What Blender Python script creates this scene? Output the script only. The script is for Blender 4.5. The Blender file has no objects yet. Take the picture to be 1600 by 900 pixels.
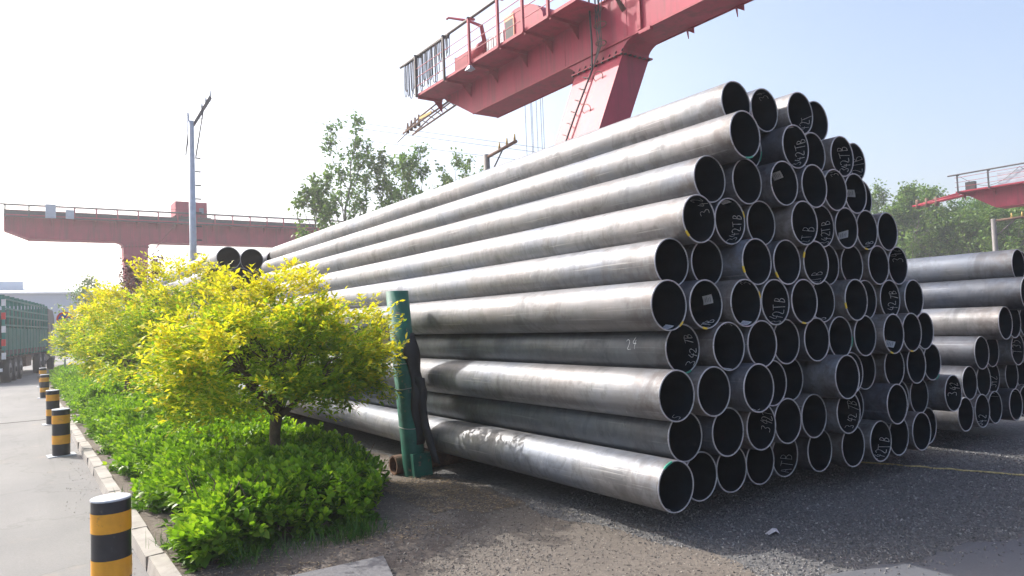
import bpy, math, random
import numpy as np
from mathutils import Vector, Matrix
R = math.radians
rng = np.random.default_rng(7)
random.seed(7)
sc = bpy.context.scene
col = sc.collection

# ------------------------------------------------------------------ camera
CAM_H = 1.95
yaw, pit, rol = R(35.015), R(2.664), R(-2.202)
fw = Vector((math.sin(yaw)*math.cos(pit), math.cos(yaw)*math.cos(pit), math.sin(pit)))
r0 = Vector((math.cos(yaw), -math.sin(yaw), 0)); u0 = r0.cross(fw)
rt = r0*math.cos(rol) + u0*math.sin(rol); up = -r0*math.sin(rol) + u0*math.cos(rol)
cam = bpy.data.cameras.new('camera'); cam.sensor_width = 36; cam.lens = 1107.2/1600*36
cam.clip_end = 4000; cam.clip_start = .05
co = bpy.data.objects.new('camera', cam); col.objects.link(co)
M = Matrix((rt, up, -fw)).transposed().to_4x4(); M.translation = (0, 0, CAM_H)
co.matrix_world = M
sc.camera = co

# ------------------------------------------------------------------ sky, sun, exposure
SUN = Vector((-.34, .665, .665)).normalized()
w = bpy.data.worlds.new('World'); sc.world = w; w.use_nodes = True
nt = w.node_tree; sky = nt.nodes.new('ShaderNodeTexSky'); sky.sky_type = 'NISHITA'; sky.sun_disc = False
sky.sun_elevation = math.asin(SUN.z); sky.sun_rotation = math.atan2(SUN.x, SUN.y)
sky.air_density = 1.0; sky.dust_density = 5.2; sky.ozone_density = 1.0; sky.altitude = 50
bg = nt.nodes['Background']; bg.inputs[1].default_value = .15
nt.links.new(sky.outputs[0], bg.inputs[0])
sl = bpy.data.lights.new('sun', 'SUN'); sl.energy = 2.8; sl.angle = R(.6); sl.color = (1, .965, .91)
so = bpy.data.objects.new('sun', sl); col.objects.link(so)
so.rotation_euler = (-SUN).to_track_quat('-Z', 'Y').to_euler(); so.location = (-10, 20, 40)
sc.view_settings.view_transform = 'Standard'; sc.view_settings.look = 'None'
sc.view_settings.gamma = 1; sc.view_settings.exposure = 1.0
sc.render.engine = 'CYCLES'
sc.cycles.use_denoising = True
sc.cycles.max_bounces = 8; sc.cycles.diffuse_bounces = 3; sc.cycles.glossy_bounces = 3
sc.cycles.transmission_bounces = 4; sc.cycles.volume_bounces = 1; sc.cycles.transparent_max_bounces = 4
sc.cycles.sample_clamp_indirect = 6; sc.cycles.caustics_reflective = False; sc.cycles.caustics_refractive = False

# ------------------------------------------------------------------ helpers
def tag(o, label=None, cat=None, group=None, kind=None):
    if label: o['label'] = label
    if cat: o['category'] = cat
    if group: o['group'] = group
    if kind: o['kind'] = kind
    return o

def empty(name, loc=(0, 0, 0), rz=0):
    o = bpy.data.objects.new(name, None); col.objects.link(o)
    o.location = loc; o.rotation_euler = (0, 0, rz); o.empty_display_size = .2
    return o

def link(name, me, mat=None, parent=None, loc=None, rot=None):
    o = bpy.data.objects.new(name, me); col.objects.link(o)
    if mat is not None and len(me.materials) == 0: me.materials.append(mat)
    if parent: o.parent = parent
    if loc is not None: o.location = loc
    if rot is not None: o.rotation_euler = rot
    return o

def arr_mesh(name, V, Fs, smooth=False):
    """V (n,3) array, Fs (m,k) array of one face size."""
    me = bpy.data.meshes.new(name); V = np.asarray(V, np.float32); Fs = np.asarray(Fs, np.int32)
    k = Fs.shape[1]
    me.vertices.add(len(V)); me.vertices.foreach_set('co', V.ravel())
    me.loops.add(Fs.size); me.loops.foreach_set('vertex_index', Fs.ravel())
    me.polygons.add(len(Fs)); me.polygons.foreach_set('loop_start', np.arange(0, Fs.size, k, dtype=np.int32))
    me.update(calc_edges=True)
    me.polygons.foreach_set('use_smooth', np.full(len(Fs), smooth)); me.update()
    return me

def rand_rot(n, tilt=None):
    """random rotation matrices (n,3,3)"""
    q = rng.normal(size=(n, 4)); q /= np.linalg.norm(q, axis=1)[:, None]
    a, b, c, d = q.T
    return np.stack([np.stack([1-2*(c*c+d*d), 2*(b*c-a*d), 2*(b*d+a*c)], -1),
                     np.stack([2*(b*c+a*d), 1-2*(b*b+d*d), 2*(c*d-a*b)], -1),
                     np.stack([2*(b*d-a*c), 2*(c*d+a*b), 1-2*(b*b+c*c)], -1)], 1)

def frames(dirs, twist=None):
    """matrices whose local y is dirs and local z leans towards world up"""
    y = dirs/np.linalg.norm(dirs, axis=1)[:, None]
    upv = np.tile([0, 0, 1.], (len(y), 1)) + rng.normal(scale=.35, size=y.shape)
    x = np.cross(y, upv); x /= np.linalg.norm(x, axis=1)[:, None]+1e-9
    z = np.cross(x, y)
    return np.stack([x, y, z], -1)

def scatter(name, T, Fs, pos, rot, scl, smooth=False):
    """copies of template T (n,3)/Fs at pos, rot (N,3,3), scl (N,) or (N,3), as one mesh"""
    T = np.asarray(T, float); N = len(pos); n = len(T)
    scl = np.asarray(scl, float)
    if scl.ndim == 1: scl = np.repeat(scl[:, None], 3, 1)
    V = np.einsum('nij,nkj->nki', rot, T[None]*scl[:, None, :]) + pos[:, None, :]
    F_ = (np.asarray(Fs)[None] + (np.arange(N)*n)[:, None, None]).reshape(-1, np.asarray(Fs).shape[1])
    return arr_mesh(name, V.reshape(-1, 3), F_, smooth)

class MB:
    """collects simple solids into one mesh"""
    def __init__(s): s.v = []; s.f = []; s.sm = []
    def add(s, vs, fs, smooth=False):
        b = len(s.v); s.v += [tuple(p) for p in vs]
        s.f += [tuple(i+b for i in f) for f in fs]; s.sm += [smooth]*len(fs); return s
    def box(s, a, b):
        x0, y0, z0 = a; x1, y1, z1 = b
        return s.add([(x0,y0,z0),(x1,y0,z0),(x1,y1,z0),(x0,y1,z0),(x0,y0,z1),(x1,y0,z1),(x1,y1,z1),(x0,y1,z1)],
              [(0,3,2,1),(4,5,6,7),(0,1,5,4),(1,2,6,5),(2,3,7,6),(3,0,4,7)])
    def hexa(s, low, high):
        return s.add(list(low)+list(high), [(0,3,2,1),(4,5,6,7),(0,1,5,4),(1,2,6,5),(2,3,7,6),(3,0,4,7)])
    def prism(s, pts, d):
        """pts: planar loop of 3d points, extruded by vector d"""
        n = len(pts); P = [Vector(p) for p in pts]; Q = [p+Vector(d) for p in P]
        return s.add(P+Q, [tuple(range(n))[::-1], tuple(range(n, 2*n))]+[(i, (i+1) % n, n+(i+1) % n, n+i) for i in range(n)])
    def tube(s, pts, rad, n=6, cap=True, closed=False):
        P = [Vector(p) for p in pts]; m = len(P)
        rad = rad if hasattr(rad, '__len__') else [rad]*m
        vs = []; ref = None
        for i, p in enumerate(P):
            if closed: t = P[(i+1) % m]-P[i-1]
            else: t = P[min(i+1, m-1)]-P[max(i-1, 0)]
            t.normalize()
            if ref is None:
                ref = t.orthogonal().normalized()
            ref = (ref - t*ref.dot(t))
            if ref.length < 1e-6: ref = t.orthogonal()
            ref.normalize(); q = t.cross(ref)
            for k in range(n):
                a = 2*math.pi*k/n; vs.append(p+(ref*math.cos(a)+q*math.sin(a))*rad[i])
        fs = []
        for i in range(m if closed else m-1):
            j = (i+1) % m
            for k in range(n): fs.append((i*n+k, i*n+(k+1) % n, j*n+(k+1) % n, j*n+k))
        if cap and not closed:
            fs.append(tuple(range(n))[::-1]); fs.append(tuple((m-1)*n+k for k in range(n)))
        return s.add(vs, fs, n > 5)
    def mesh(s, name):
        me = bpy.data.meshes.new(name); me.from_pydata(s.v, [], s.f)
        me.polygons.foreach_set('use_smooth', s.sm); me.update(); return me
    def build(s, name, mat, parent=None, loc=None, rot=None):
        return link(name, s.mesh(name), mat, parent, loc, rot)

# ------------------------------------------------------------------ materials
def nodes(name):
    m = bpy.data.materials.new(name); m.use_nodes = True
    n = m.node_tree; return m, n, n.nodes['Principled BSDF']
def N(n, typ, **kw):
    o = n.nodes.new('ShaderNode'+typ)
    for k, v in kw.items():
        if k in o.inputs.keys() if isinstance(k, str) else False: o.inputs[k].default_value = v
        else: setattr(o, k, v)
    return o
def noise(n, vec, scale, detail=4, rough=.55, dist=0):
    t = n.nodes.new('ShaderNodeTexNoise'); t.inputs['Scale'].default_value = scale
    t.inputs['Detail'].default_value = detail; t.inputs['Roughness'].default_value = rough
    t.inputs['Distortion'].default_value = dist
    if vec is not None: n.links.new(vec, t.inputs['Vector'])
    return t.outputs['Fac']
def ramp(n, fac, stops):
    r = n.nodes.new('ShaderNodeValToRGB'); e = r.color_ramp.elements
    while len(e) < len(stops): e.new(.5)
    for el, (p, c) in zip(e, stops):
        el.position = p; el.color = (*c, 1) if len(c) == 3 else c
    n.links.new(fac, r.inputs['Fac']); return r.outputs['Color']
def g(v): return (v, v, v)
def mapped(n, scale=(1, 1, 1), coord='Object', rnd=False):
    tc = n.nodes.new('ShaderNodeTexCoord'); mp = n.nodes.new('ShaderNodeMapping')
    mp.inputs['Scale'].default_value = scale; n.links.new(tc.outputs[coord], mp.inputs['Vector'])
    if rnd:
        oi = n.nodes.new('ShaderNodeObjectInfo'); cm = n.nodes.new('ShaderNodeVectorMath'); cm.operation = 'SCALE'
        cm.inputs[0].default_value = (37, 53, 29); n.links.new(oi.outputs['Random'], cm.inputs['Scale'])
        n.links.new(cm.outputs[0], mp.inputs['Location'])
    return mp.outputs['Vector']
def mixc(n, fac, a, b, mode='MIX'):
    m = n.nodes.new('ShaderNodeMix'); m.data_type = 'RGBA'; m.blend_type = mode
    for sock, v in ((m.inputs[0], fac), (m.inputs[6], a), (m.inputs[7], b)):
        if hasattr(v, 'links') or isinstance(v, bpy.types.NodeSocket): n.links.new(v, sock)
        elif isinstance(v, tuple): sock.default_value = (*v, 1)
        else: sock.default_value = v
    return m.outputs[2]
def bump(n, b, height, strength=.3, dist=.02):
    k = n.nodes.new('ShaderNodeBump'); k.inputs['Strength'].default_value = strength; k.inputs['Distance'].default_value = dist
    n.links.new(height, k.inputs['Height']); n.links.new(k.outputs[0], b.inputs['Normal'])

def m_plain(name, c, rough=.5, metal=0., var=.15, scale=3., bmp=.0, bscale=40, c2=None, cover=(.45, .7)):
    m, n, b = nodes(name)
    v = mapped(n, rnd=True)
    d = tuple(x*(1-var) for x in c); l = tuple(min(1, x*(1+var)) for x in c)
    cc = ramp(n, noise(n, v, scale, 6, .6), [(.3, d), (.7, l)])
    if c2:
        f = ramp(n, noise(n, v, scale*2.3, 8, .7), [(cover[0], g(0)), (cover[1], g(1))])
        cc = mixc(n, f, cc, c2)
    n.links.new(cc, b.inputs['Base Color'])
    b.inputs['Roughness'].default_value = rough; b.inputs['Metallic'].default_value = metal
    if bmp: bump(n, b, noise(n, v, bscale, 5), bmp)
    return m

def m_steel():
    m, n, b = nodes('pipe_steel')
    long = mapped(n, (5, .3, 5), rnd=True); ring = mapped(n, (1.3, 2.3, 1.3), rnd=True); iso = mapped(n, (1, 1, 1), rnd=True)
    base = ramp(n, noise(n, long, 1.3, 6, .6), [(.28, (.185, .19, .203)), (.5, (.262, .27, .285)), (.75, (.355, .365, .38))])
    hue = ramp(n, noise(n, mapped(n, (1.2, .8, 1.2), rnd=True), 1.0, 4, .6), [(.35, (.86, .94, 1.08)), (.5, (1, 1, 1)), (.66, (1.06, .99, .95))])
    base = mixc(n, .9, base, hue, 'MULTIPLY')
    rust = ramp(n, noise(n, iso, 1.7, 9, .7, .5), [(.56, g(0)), (.74, g(.7))])
    c1 = mixc(n, rust, base, (.175, .158, .15))
    bandf = noise(n, ring, 1.0, 6, .6, .35)
    band = ramp(n, bandf, [(.34, g(.55)), (.44, g(.95)), (.49, g(.72)), (.53, g(1.0)), (.64, g(.84)), (.70, g(1.1))])
    c2 = mixc(n, .85, c1, band, 'MULTIPLY')
    spots = ramp(n, noise(n, iso, 7, 6, .65, .3), [(.58, g(1)), (.70, g(.5))])
    c3 = mixc(n, .65, c2, spots, 'MULTIPLY')
    scr = ramp(n, noise(n, mapped(n, (45, 1.0, 45), rnd=True), 1.0, 3, .5), [(.64, g(0)), (.70, g(.4))])
    c4 = mixc(n, scr, c3, (.55, .545, .54))
    chf = ramp(n, noise(n, mapped(n, (6, 14, 6), rnd=True), 1.0, 4, .6, 1.6), [(.67, g(0)), (.71, g(.4))])
    c4 = mixc(n, chf, c4, (.48, .47, .46))
    oi = n.nodes.new('ShaderNodeObjectInfo')
    tc = n.nodes.new('ShaderNodeTexCoord'); sp = n.nodes.new('ShaderNodeSeparateXYZ'); n.links.new(tc.outputs['Object'], sp.inputs[0])
    mr = n.nodes.new('ShaderNodeMapRange'); mr.inputs['From Min'].default_value = .02; mr.inputs['From Max'].default_value = .55
    mr.inputs['To Min'].default_value = 1; mr.inputs['To Max'].default_value = 0; n.links.new(sp.outputs['Y'], mr.inputs['Value'])
    ms = n.nodes.new('ShaderNodeMath'); ms.operation = 'MULTIPLY'; n.links.new(mr.outputs[0], ms.inputs[0])
    n.links.new(ramp(n, noise(n, iso, 6, 7, .7, .4), [(.42, g(0)), (.62, g(.85))]), ms.inputs[1])
    c4 = mixc(n, ms.outputs[0], c4, (.13, .11, .105))
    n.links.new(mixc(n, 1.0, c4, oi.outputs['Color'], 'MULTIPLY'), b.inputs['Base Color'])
    b.inputs['Metallic'].default_value = .5
    rr = ramp(n, noise(n, ring, 1.7, 7, .65), [(.3, g(.46)), (.55, g(.57)), (.7, g(.68))])
    n.links.new(rr, b.inputs['Roughness'])
    bump(n, b, noise(n, mapped(n, (9, 2.5, 9), rnd=True), 1.0, 8, .68), .22, .012)
    return m

def m_ground(name, stops, s1=.6, s2=18, bstr=.5, bd=.03, speck=None, rough=.9):
    m, n, b = nodes(name); v = mapped(n, coord='Object')
    a = noise(n, v, s1, 6, .6); f = noise(n, v, s2, 8, .75)
    mx = n.nodes.new('ShaderNodeMath'); mx.operation = 'MULTIPLY_ADD'; mx.inputs[1].default_value = .55
    hf = n.nodes.new('ShaderNodeMath'); hf.operation = 'MULTIPLY'; hf.inputs[1].default_value = .45
    n.links.new(a, hf.inputs[0]); n.links.new(f, mx.inputs[0]); n.links.new(hf.outputs[0], mx.inputs[2])
    c = ramp(n, mx.outputs[0], stops)
    if speck:
        vo = n.nodes.new('ShaderNodeTexVoronoi'); vo.inputs['Scale'].default_value = speck[0]; n.links.new(v, vo.inputs['Vector'])
        c = mixc(n, speck[1], c, ramp(n, vo.outputs['Color'], [(.1, g(.45)), (.9, g(1.0))]), 'MULTIPLY')
    n.links.new(c, b.inputs['Base Color']); b.inputs['Roughness'].default_value = rough
    bump(n, b, f, bstr, bd)
    return m

def m_leaf(name, stops, trans=.45, rough=.45, tcol=(1.0, 1.0, .55)):
    m, n, b = nodes(name); ge = n.nodes.new('ShaderNodeNewGeometry')
    c = ramp(n, ge.outputs['Random Per Island'], stops)
    n.links.new(c, b.inputs['Base Color']); b.inputs['Roughness'].default_value = rough
    b.inputs['Specular IOR Level'].default_value = .35
    t = n.nodes.new('ShaderNodeBsdfTranslucent'); n.links.new(mixc(n, 1.0, c, tcol, 'MULTIPLY'), t.inputs['Color'])
    mx = n.nodes.new('ShaderNodeMixShader'); mx.inputs[0].default_value = trans
    n.links.new(b.outputs[0], mx.inputs[1]); n.links.new(t.outputs[0], mx.inputs[2])
    n.links.new(mx.outputs[0], n.nodes['Material Output'].inputs['Surface'])
    return m

MT = dict(
 steel=m_steel(),
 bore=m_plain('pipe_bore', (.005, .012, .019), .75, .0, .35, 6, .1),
 rim=m_plain('pipe_rim', (.46, .46, .48), .5, .2, .3, 9, c2=(.24, .2, .17), cover=(.55, .68)),
 chalk=m_plain('chalk', (.66, .68, .7), .9, 0, .4, 30),
 paper=m_plain('paper', (.78, .79, .82), .8, 0, .04),
 print=m_plain('tag_print', (.3, .31, .36), .8),
 ypaint=m_plain('yellow_paint', (.72, .52, .03), .5), gpaint=m_plain('green_paint', (.03, .3, .2), .5),
 red=m_plain('crane_red', (.40, .012, .058), .5, 0, .22, .8, .03, 30, c2=(.25, .02, .045), cover=(.55, .8)),
 redin=m_plain('crane_red_flange', (.34, .014, .042), .55, 0, .2, 2),
 dark=m_plain('dark_steel', (.055, .05, .052), .5, .3, .3, 4),
 galv=m_plain('galvanised', (.42, .46, .52), .45, .4, .15, 3),
 cabinet=m_plain('cabinet_grey', (.45, .5, .58), .5, 0, .1),
 orange=m_plain('cabin_sunlit_edge', (.7, .3, .16), .5),  # sunlit tone of the winch house edge, put into the colour
 ribbed=m_plain('ribbed_panel', (.62, .62, .64), .5, .2, .1),
 black=m_plain('black_void', (.012, .014, .018), .6),
 yellowst=m_plain('yellow_steel', (.55, .38, .1), .5),
 green=m_plain('post_green', (.012, .12, .085), .6, 0, .35, 5, .12, 60, c2=(.17, .14, .11), cover=(.60, .66)),
 rubber=m_plain('black_rubber', (.03, .03, .034), .6, 0, .3, 5, .15, 20),
 wire=m_plain('tie_wire', (.35, .36, .36), .5, .5),
 rustp=m_plain('rusty_sleeper', (.17, .095, .06), .75, .1, .35, 5, .2, 30, c2=(.08, .055, .045)),
 bblack=m_plain('bollard_black', (.018, .019, .024), .42, 0, .3, 6, .06, 50, c2=(.09, .088, .085), cover=(.60, .72)),
 byellow=m_plain('bollard_yellow', (.74, .34, .02), .45, 0, .15, 6, .06, 50, c2=(.4, .2, .05), cover=(.58, .72)),
 btop=m_plain('bollard_cap', (.42, .46, .52), .5, .2, .15, 8),
 kerb=m_plain('kerb_concrete', (.33, .31, .285), .9, 0, .22, 4, .3, 60, c2=(.25, .22, .19), cover=(.58, .8)),
 granite=m_plain('granite_slab', (.12, .12, .13), .8, 0, .25, 25, .15, 90, c2=(.17, .168, .172), cover=(.5, .6)),
 bark=m_plain('bark', (.11, .08, .058), .9, 0, .35, 14, .5, 40),
 bark2=m_plain('pale_bark', (.22, .2, .17), .9, 0, .3, 10, .3, 40),
 tyre=m_plain('tyre', (.03, .03, .032), .8), hub=m_plain('wheel_rim', (.16, .15, .145), .6, .3),
 tgreen=m_plain('truck_green', (.03, .19, .155), .55, 0, .2, 1.5),
 tdark=m_plain('truck_dark', (.05, .048, .05), .7, 0, .3, 2), tcab=m_plain('truck_cab', (.06, .075, .085), .4),
 tgrey=m_plain('truck_tank', (.3, .3, .31), .4, .5),
 sred=m_plain('sign_red', (.6, .03, .03), .4), sblue=m_plain('sign_blue', (.03, .09, .4), .4), white=m_plain('white_paint', (.75, .75, .76), .5),
 wall=m_plain('shed_wall', (.27, .37, .5), .7, 0, .06, .2), roofw=m_plain('shed_roof', (.62, .66, .7), .6, 0, .05, .2),
 glass=m_plain('far_glass', (.16, .2, .26), .2), rope=m_plain('straw_rope', (.5, .4, .2), .95, 0, .4, 30),
 trash=m_plain('paper_scrap', (.6, .58, .6), .9, 0, .2, 20),
)
def m_road():
    m, n, b = nodes('road_concrete'); v = mapped(n)
    a = noise(n, v, .5, 7, .6); f = noise(n, v, 55, 4, .7); st = noise(n, mapped(n, (.9, .12, 1)), 1.2, 6, .6)
    c = ramp(n, a, [(.3, (.165, .166, .168)), (.7, (.215, .213, .21))])
    c = mixc(n, .5, c, ramp(n, st, [(.35, g(.72)), (.6, g(1))]), 'MULTIPLY')
    c = mixc(n, .6, c, ramp(n, f, [(.3, g(.7)), (.6, g(1))]), 'MULTIPLY')
    dirt = ramp(n, noise(n, v, 1.1, 7, .65), [(.6, g(0)), (.75, g(.5))])
    c = mixc(n, dirt, c, (.3, .25, .2))
    ty = ramp(n, noise(n, mapped(n, (2.6, .05, 1)), 1.0, 5, .6), [(.56, g(1)), (.68, g(.78))])
    c = mixc(n, .8, c, ty, 'MULTIPLY')
    oil = ramp(n, noise(n, v, 2.3, 5, .6, .3), [(.68, g(1)), (.74, g(.62))])
    c = mixc(n, .8, c, oil, 'MULTIPLY')
    vo = n.nodes.new('ShaderNodeTexVoronoi'); vo.feature = 'DISTANCE_TO_EDGE'; vo.inputs['Scale'].default_value = .42
    wv = n.nodes.new('ShaderNodeVectorMath'); wv.operation = 'ADD'; nz = n.nodes.new('ShaderNodeTexNoise'); nz.inputs['Scale'].default_value = 2.2; nz.inputs['Detail'].default_value = 6
    n.links.new(v, nz.inputs['Vector']); n.links.new(v, wv.inputs[0]); n.links.new(nz.outputs['Color'], wv.inputs[1]); n.links.new(wv.outputs[0], vo.inputs['Vector'])
    ck = ramp(n, vo.outputs['Distance'], [(.0, g(.45)), (.006, g(.6)), (.012, g(1))])
    c = mixc(n, .32, c, ck, 'MULTIPLY')
    n.links.new(c, b.inputs['Base Color']); b.inputs['Roughness'].default_value = .8
    bump(n, b, f, .25, .008); return m
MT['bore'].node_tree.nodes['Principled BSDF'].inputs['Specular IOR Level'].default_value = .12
def m_crane():
    m, n, b = nodes('crane_red'); v = mapped(n)
    c = ramp(n, noise(n, v, .7, 6, .6), [(.3, (.31, .010, .042)), (.55, (.40, .013, .056)), (.75, (.46, .035, .085))])
    st = ramp(n, noise(n, mapped(n, (3.2, 3.2, .22)), 1.0, 6, .65), [(.48, g(0)), (.66, g(.7))])
    c = mixc(n, st, c, (.19, .018, .035))
    rs = ramp(n, noise(n, v, 6, 8, .75), [(.62, g(0)), (.68, g(.8))])
    c = mixc(n, rs, c, (.16, .05, .035))
    n.links.new(c, b.inputs['Base Color']); b.inputs['Roughness'].default_value = .55
    bump(n, b, noise(n, v, 25, 4), .06, .01); return m
MT['red'] = m_crane()
MT['road'] = m_road()
MT['ground'] = m_ground('yard_dirt', [(.3, (.085, .073, .062)), (.5, (.145, .126, .107)), (.68, (.22, .193, .163))], .5, 16, .6, .03)
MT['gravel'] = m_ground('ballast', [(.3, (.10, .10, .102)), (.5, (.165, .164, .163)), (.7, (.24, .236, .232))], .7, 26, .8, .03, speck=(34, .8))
MT['soil'] = m_ground('bed_soil', [(.3, (.07, .056, .045)), (.5, (.15, .124, .103)), (.7, (.27, .235, .2))], 1.2, 22, .8, .03)
MT['asphalt'] = m_ground('asphalt', [(.3, (.085, .09, .10)), (.6, (.13, .135, .148)), (.75, (.17, .175, .185))], .8, 60, .25, .008)
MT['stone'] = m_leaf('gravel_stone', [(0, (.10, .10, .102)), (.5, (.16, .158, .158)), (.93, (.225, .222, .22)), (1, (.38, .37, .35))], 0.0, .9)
MT['pebble'] = m_leaf('dirt_pebble', [(0, (.13, .115, .10)), (.6, (.21, .187, .162)), (1, (.38, .345, .3))], 0.0, .9)
MT['litter'] = m_leaf('dry_litter', [(0, (.16, .11, .07)), (.6, (.33, .25, .16)), (1, (.45, .36, .24))], .1, .9)
MT['grass'] = m_leaf('grass_blade', [(0, (.03, .10, .02)), (1, (.07, .17, .03))], .35)
MT['hedge'] = m_leaf('hedge_leaf', [(0, (.09, .20, .02)), (.35, (.18, .36, .025)), (.8, (.28, .48, .035)), (1, (.40, .56, .06))], .5, .35, (1, 1, .4))
MT['hedgelow'] = m_leaf('hedge_low_leaf', [(0, (.06, .15, .02)), (1, (.14, .29, .03))], .45, .38, (1, 1, .5))  # darker green for leaves low in the hedge
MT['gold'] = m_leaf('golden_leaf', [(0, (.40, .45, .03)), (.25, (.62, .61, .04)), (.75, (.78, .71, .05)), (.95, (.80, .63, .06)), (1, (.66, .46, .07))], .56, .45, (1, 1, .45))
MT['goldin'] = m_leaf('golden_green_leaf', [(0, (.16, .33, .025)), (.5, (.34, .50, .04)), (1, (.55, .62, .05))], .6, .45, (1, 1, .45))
MT['poplar'] = m_leaf('poplar_leaf', [(0, (.07, .16, .035)), (.6, (.12, .25, .05)), (1, (.2, .32, .07))], .4, .45, (1, 1, .5))
MT['poplar2'] = m_leaf('light_poplar_leaf', [(0, (.08, .16, .035)), (.6, (.14, .25, .05)), (1, (.22, .33, .08))], .4, .45, (1, 1, .5))
MT['plum'] = m_leaf('plum_leaf', [(0, (.06, .02, .035)), (.7, (.14, .05, .07)), (1, (.2, .12, .08))], .4)

# ------------------------------------------------------------------ ground, road, beds
def height_sheet(x0, x1, y0, y1, dx, dy, fn, name):
    xs = np.arange(x0, x1+dx/2, dx); ys = np.arange(y0, y1+dy/2, dy)
    Xg, Yg = np.meshgrid(xs, ys); Zg = fn(Xg, Yg)
    V = np.stack([Xg, Yg, Zg], -1).reshape(-1, 3); nx = len(xs); ny = len(ys)
    i, j = np.meshgrid(np.arange(nx-1), np.arange(ny-1)); a = (j*nx+i).ravel()
    return arr_mesh(name, V, np.stack([a, a+1, a+nx+1, a+nx], -1), True)
def wob(X, Y, s=1.0):
    return (np.sin(X*2.1*s+1.3)*np.cos(Y*1.7*s+.4)+.6*np.sin(X*4.7*s+Y*3.1*s)+.4*np.cos(X*8.3*s-Y*7.9*s+2))/2
GX = 560
gm = MB().add([(-GX, -80, 0), (GX, -80, 0), (GX, 700, 0), (-GX, 700, 0)], [(0, 1, 2, 3)])
tag(gm.build('ground', MT['ground']), kind='structure')
rd = MB().add([(-14, -12, .004), (.9, -12, .004), (.9, 62, .004), (30, 74, .004), (30, 84, .004), (-14, 84, .004)], [(0, 1, 2, 3, 4, 5)])
tag(rd.build('road', MT['road']), kind='structure')
jt = MB().box((-6, 20.62, .0042), (.86, 20.68, .012))
tag(jt.build('road_joint', MT['dark']), kind='structure')
# gravel yard with an uneven edge
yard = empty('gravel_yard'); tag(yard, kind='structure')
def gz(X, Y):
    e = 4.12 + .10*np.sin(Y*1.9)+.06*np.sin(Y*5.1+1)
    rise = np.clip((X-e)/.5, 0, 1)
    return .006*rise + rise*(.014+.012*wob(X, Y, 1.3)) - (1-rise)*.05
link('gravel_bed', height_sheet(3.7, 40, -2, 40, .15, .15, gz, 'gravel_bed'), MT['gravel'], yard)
asp = MB(); ea = []
for q in range(90):
    x = 3.2+q*.1; ea.append((x, 3.42-.245*(x-3.2)+.05*math.sin(x*5.3)+.03*math.sin(x*13.1+1)+.025*math.sin(x*29)-.10))
for q in range(89):
    (xa, ya), (xb, yb) = ea[q], ea[q+1]
    asp.add([(xa, ya+.10, .012), (xa, ya, .034), (xb, yb, .034), (xb, yb+.10, .012)], [(0, 1, 2, 3)], True)
    asp.add([(xa, ya, .034), (xa, -8, .034), (xb, -8, .034), (xb, yb, .034)], [(0, 1, 2, 3)], True)
tag(asp.build('asphalt_lane', MT['asphalt']), kind='structure')
def bz(X, Y):
    e = np.clip((3.95+.1*np.sin(Y*2)-X)/.35, 0, 1)*np.clip((Y-5.5+.25*np.sin(X*3))/.4, 0, 1)
    return -.02+.11*e+.02*wob(X, Y, 2)*e
# stones of the ballast
OCT = np.array([(1,0,0),(-1,0,0),(0,1,0),(0,-1,0),(0,0,1),(0,0,-1)], float)*np.array([1, .8, .62])
OCT = OCT + np.random.default_rng(3).normal(scale=.12, size=OCT.shape)
OF = [(0,2,4),(2,1,4),(1,3,4),(3,0,4),(2,0,5),(1,2,5),(3,1,5),(0,3,5)]
def stones(n, region, smin, smax, name, mat, parent, zf):
    P = region(n); s = smin+(smax-smin)*rng.random(len(P))**2.2
    z = np.where((P[:, 0] > 3.9) & (P[:, 1] < 3.3-.245*(P[:, 0]-3.2)), .034, zf(P[:, 0], P[:, 1])); pos = np.column_stack([P, z+s*.15])
    me = scatter(name, OCT, OF, pos, rand_rot(len(P)), np.column_stack([s, s*(.7+.5*rng.random(len(P))), s*(.7+.3*rng.random(len(P)))]))
    return tag(link(name, me, MT[mat], parent), kind='stuff')
def reg_gravel(n):
    P = np.column_stack([4.05+rng.random(n)**.8*7.5, 1.6+rng.random(n)*4.6])
    e = 3.42-.245*(P[:, 0]-3.2)
    return P[(P[:, 1] > e-.02-.5*rng.random(n)**5)]
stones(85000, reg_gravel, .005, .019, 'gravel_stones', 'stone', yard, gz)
def reg_strip(n):
    a = np.column_stack([2.6+rng.random(n)*2.0, 2.6+rng.random(n)*7]); b = np.column_stack([1.05+rng.random(n//3)*2.6, 4.6+rng.random(n//3)*1.7]); return np.concatenate([a, b])
tag(stones(14000, reg_strip, .004, .015, 'loose_pebbles', 'pebble', None, lambda x, y: np.maximum(np.maximum(gz(x, y), 0), np.where((x > 1.02) & (x < 4.2) & (y > 5.2), bz(x, y), 0))),
    'small tan pebbles scattered over the sunlit dirt beside the hedge', 'pebbles')
def reg_road(n):
    return np.column_stack([.86-np.abs(rng.normal(scale=.18, size=n)), 4+rng.random(n)*18])
tag(stones(700, reg_road, .004, .011, 'road_grit', 'pebble', None, lambda x, y: x*0+.004),
    'fine grit gathered on the road along the kerb', 'grit')
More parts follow.
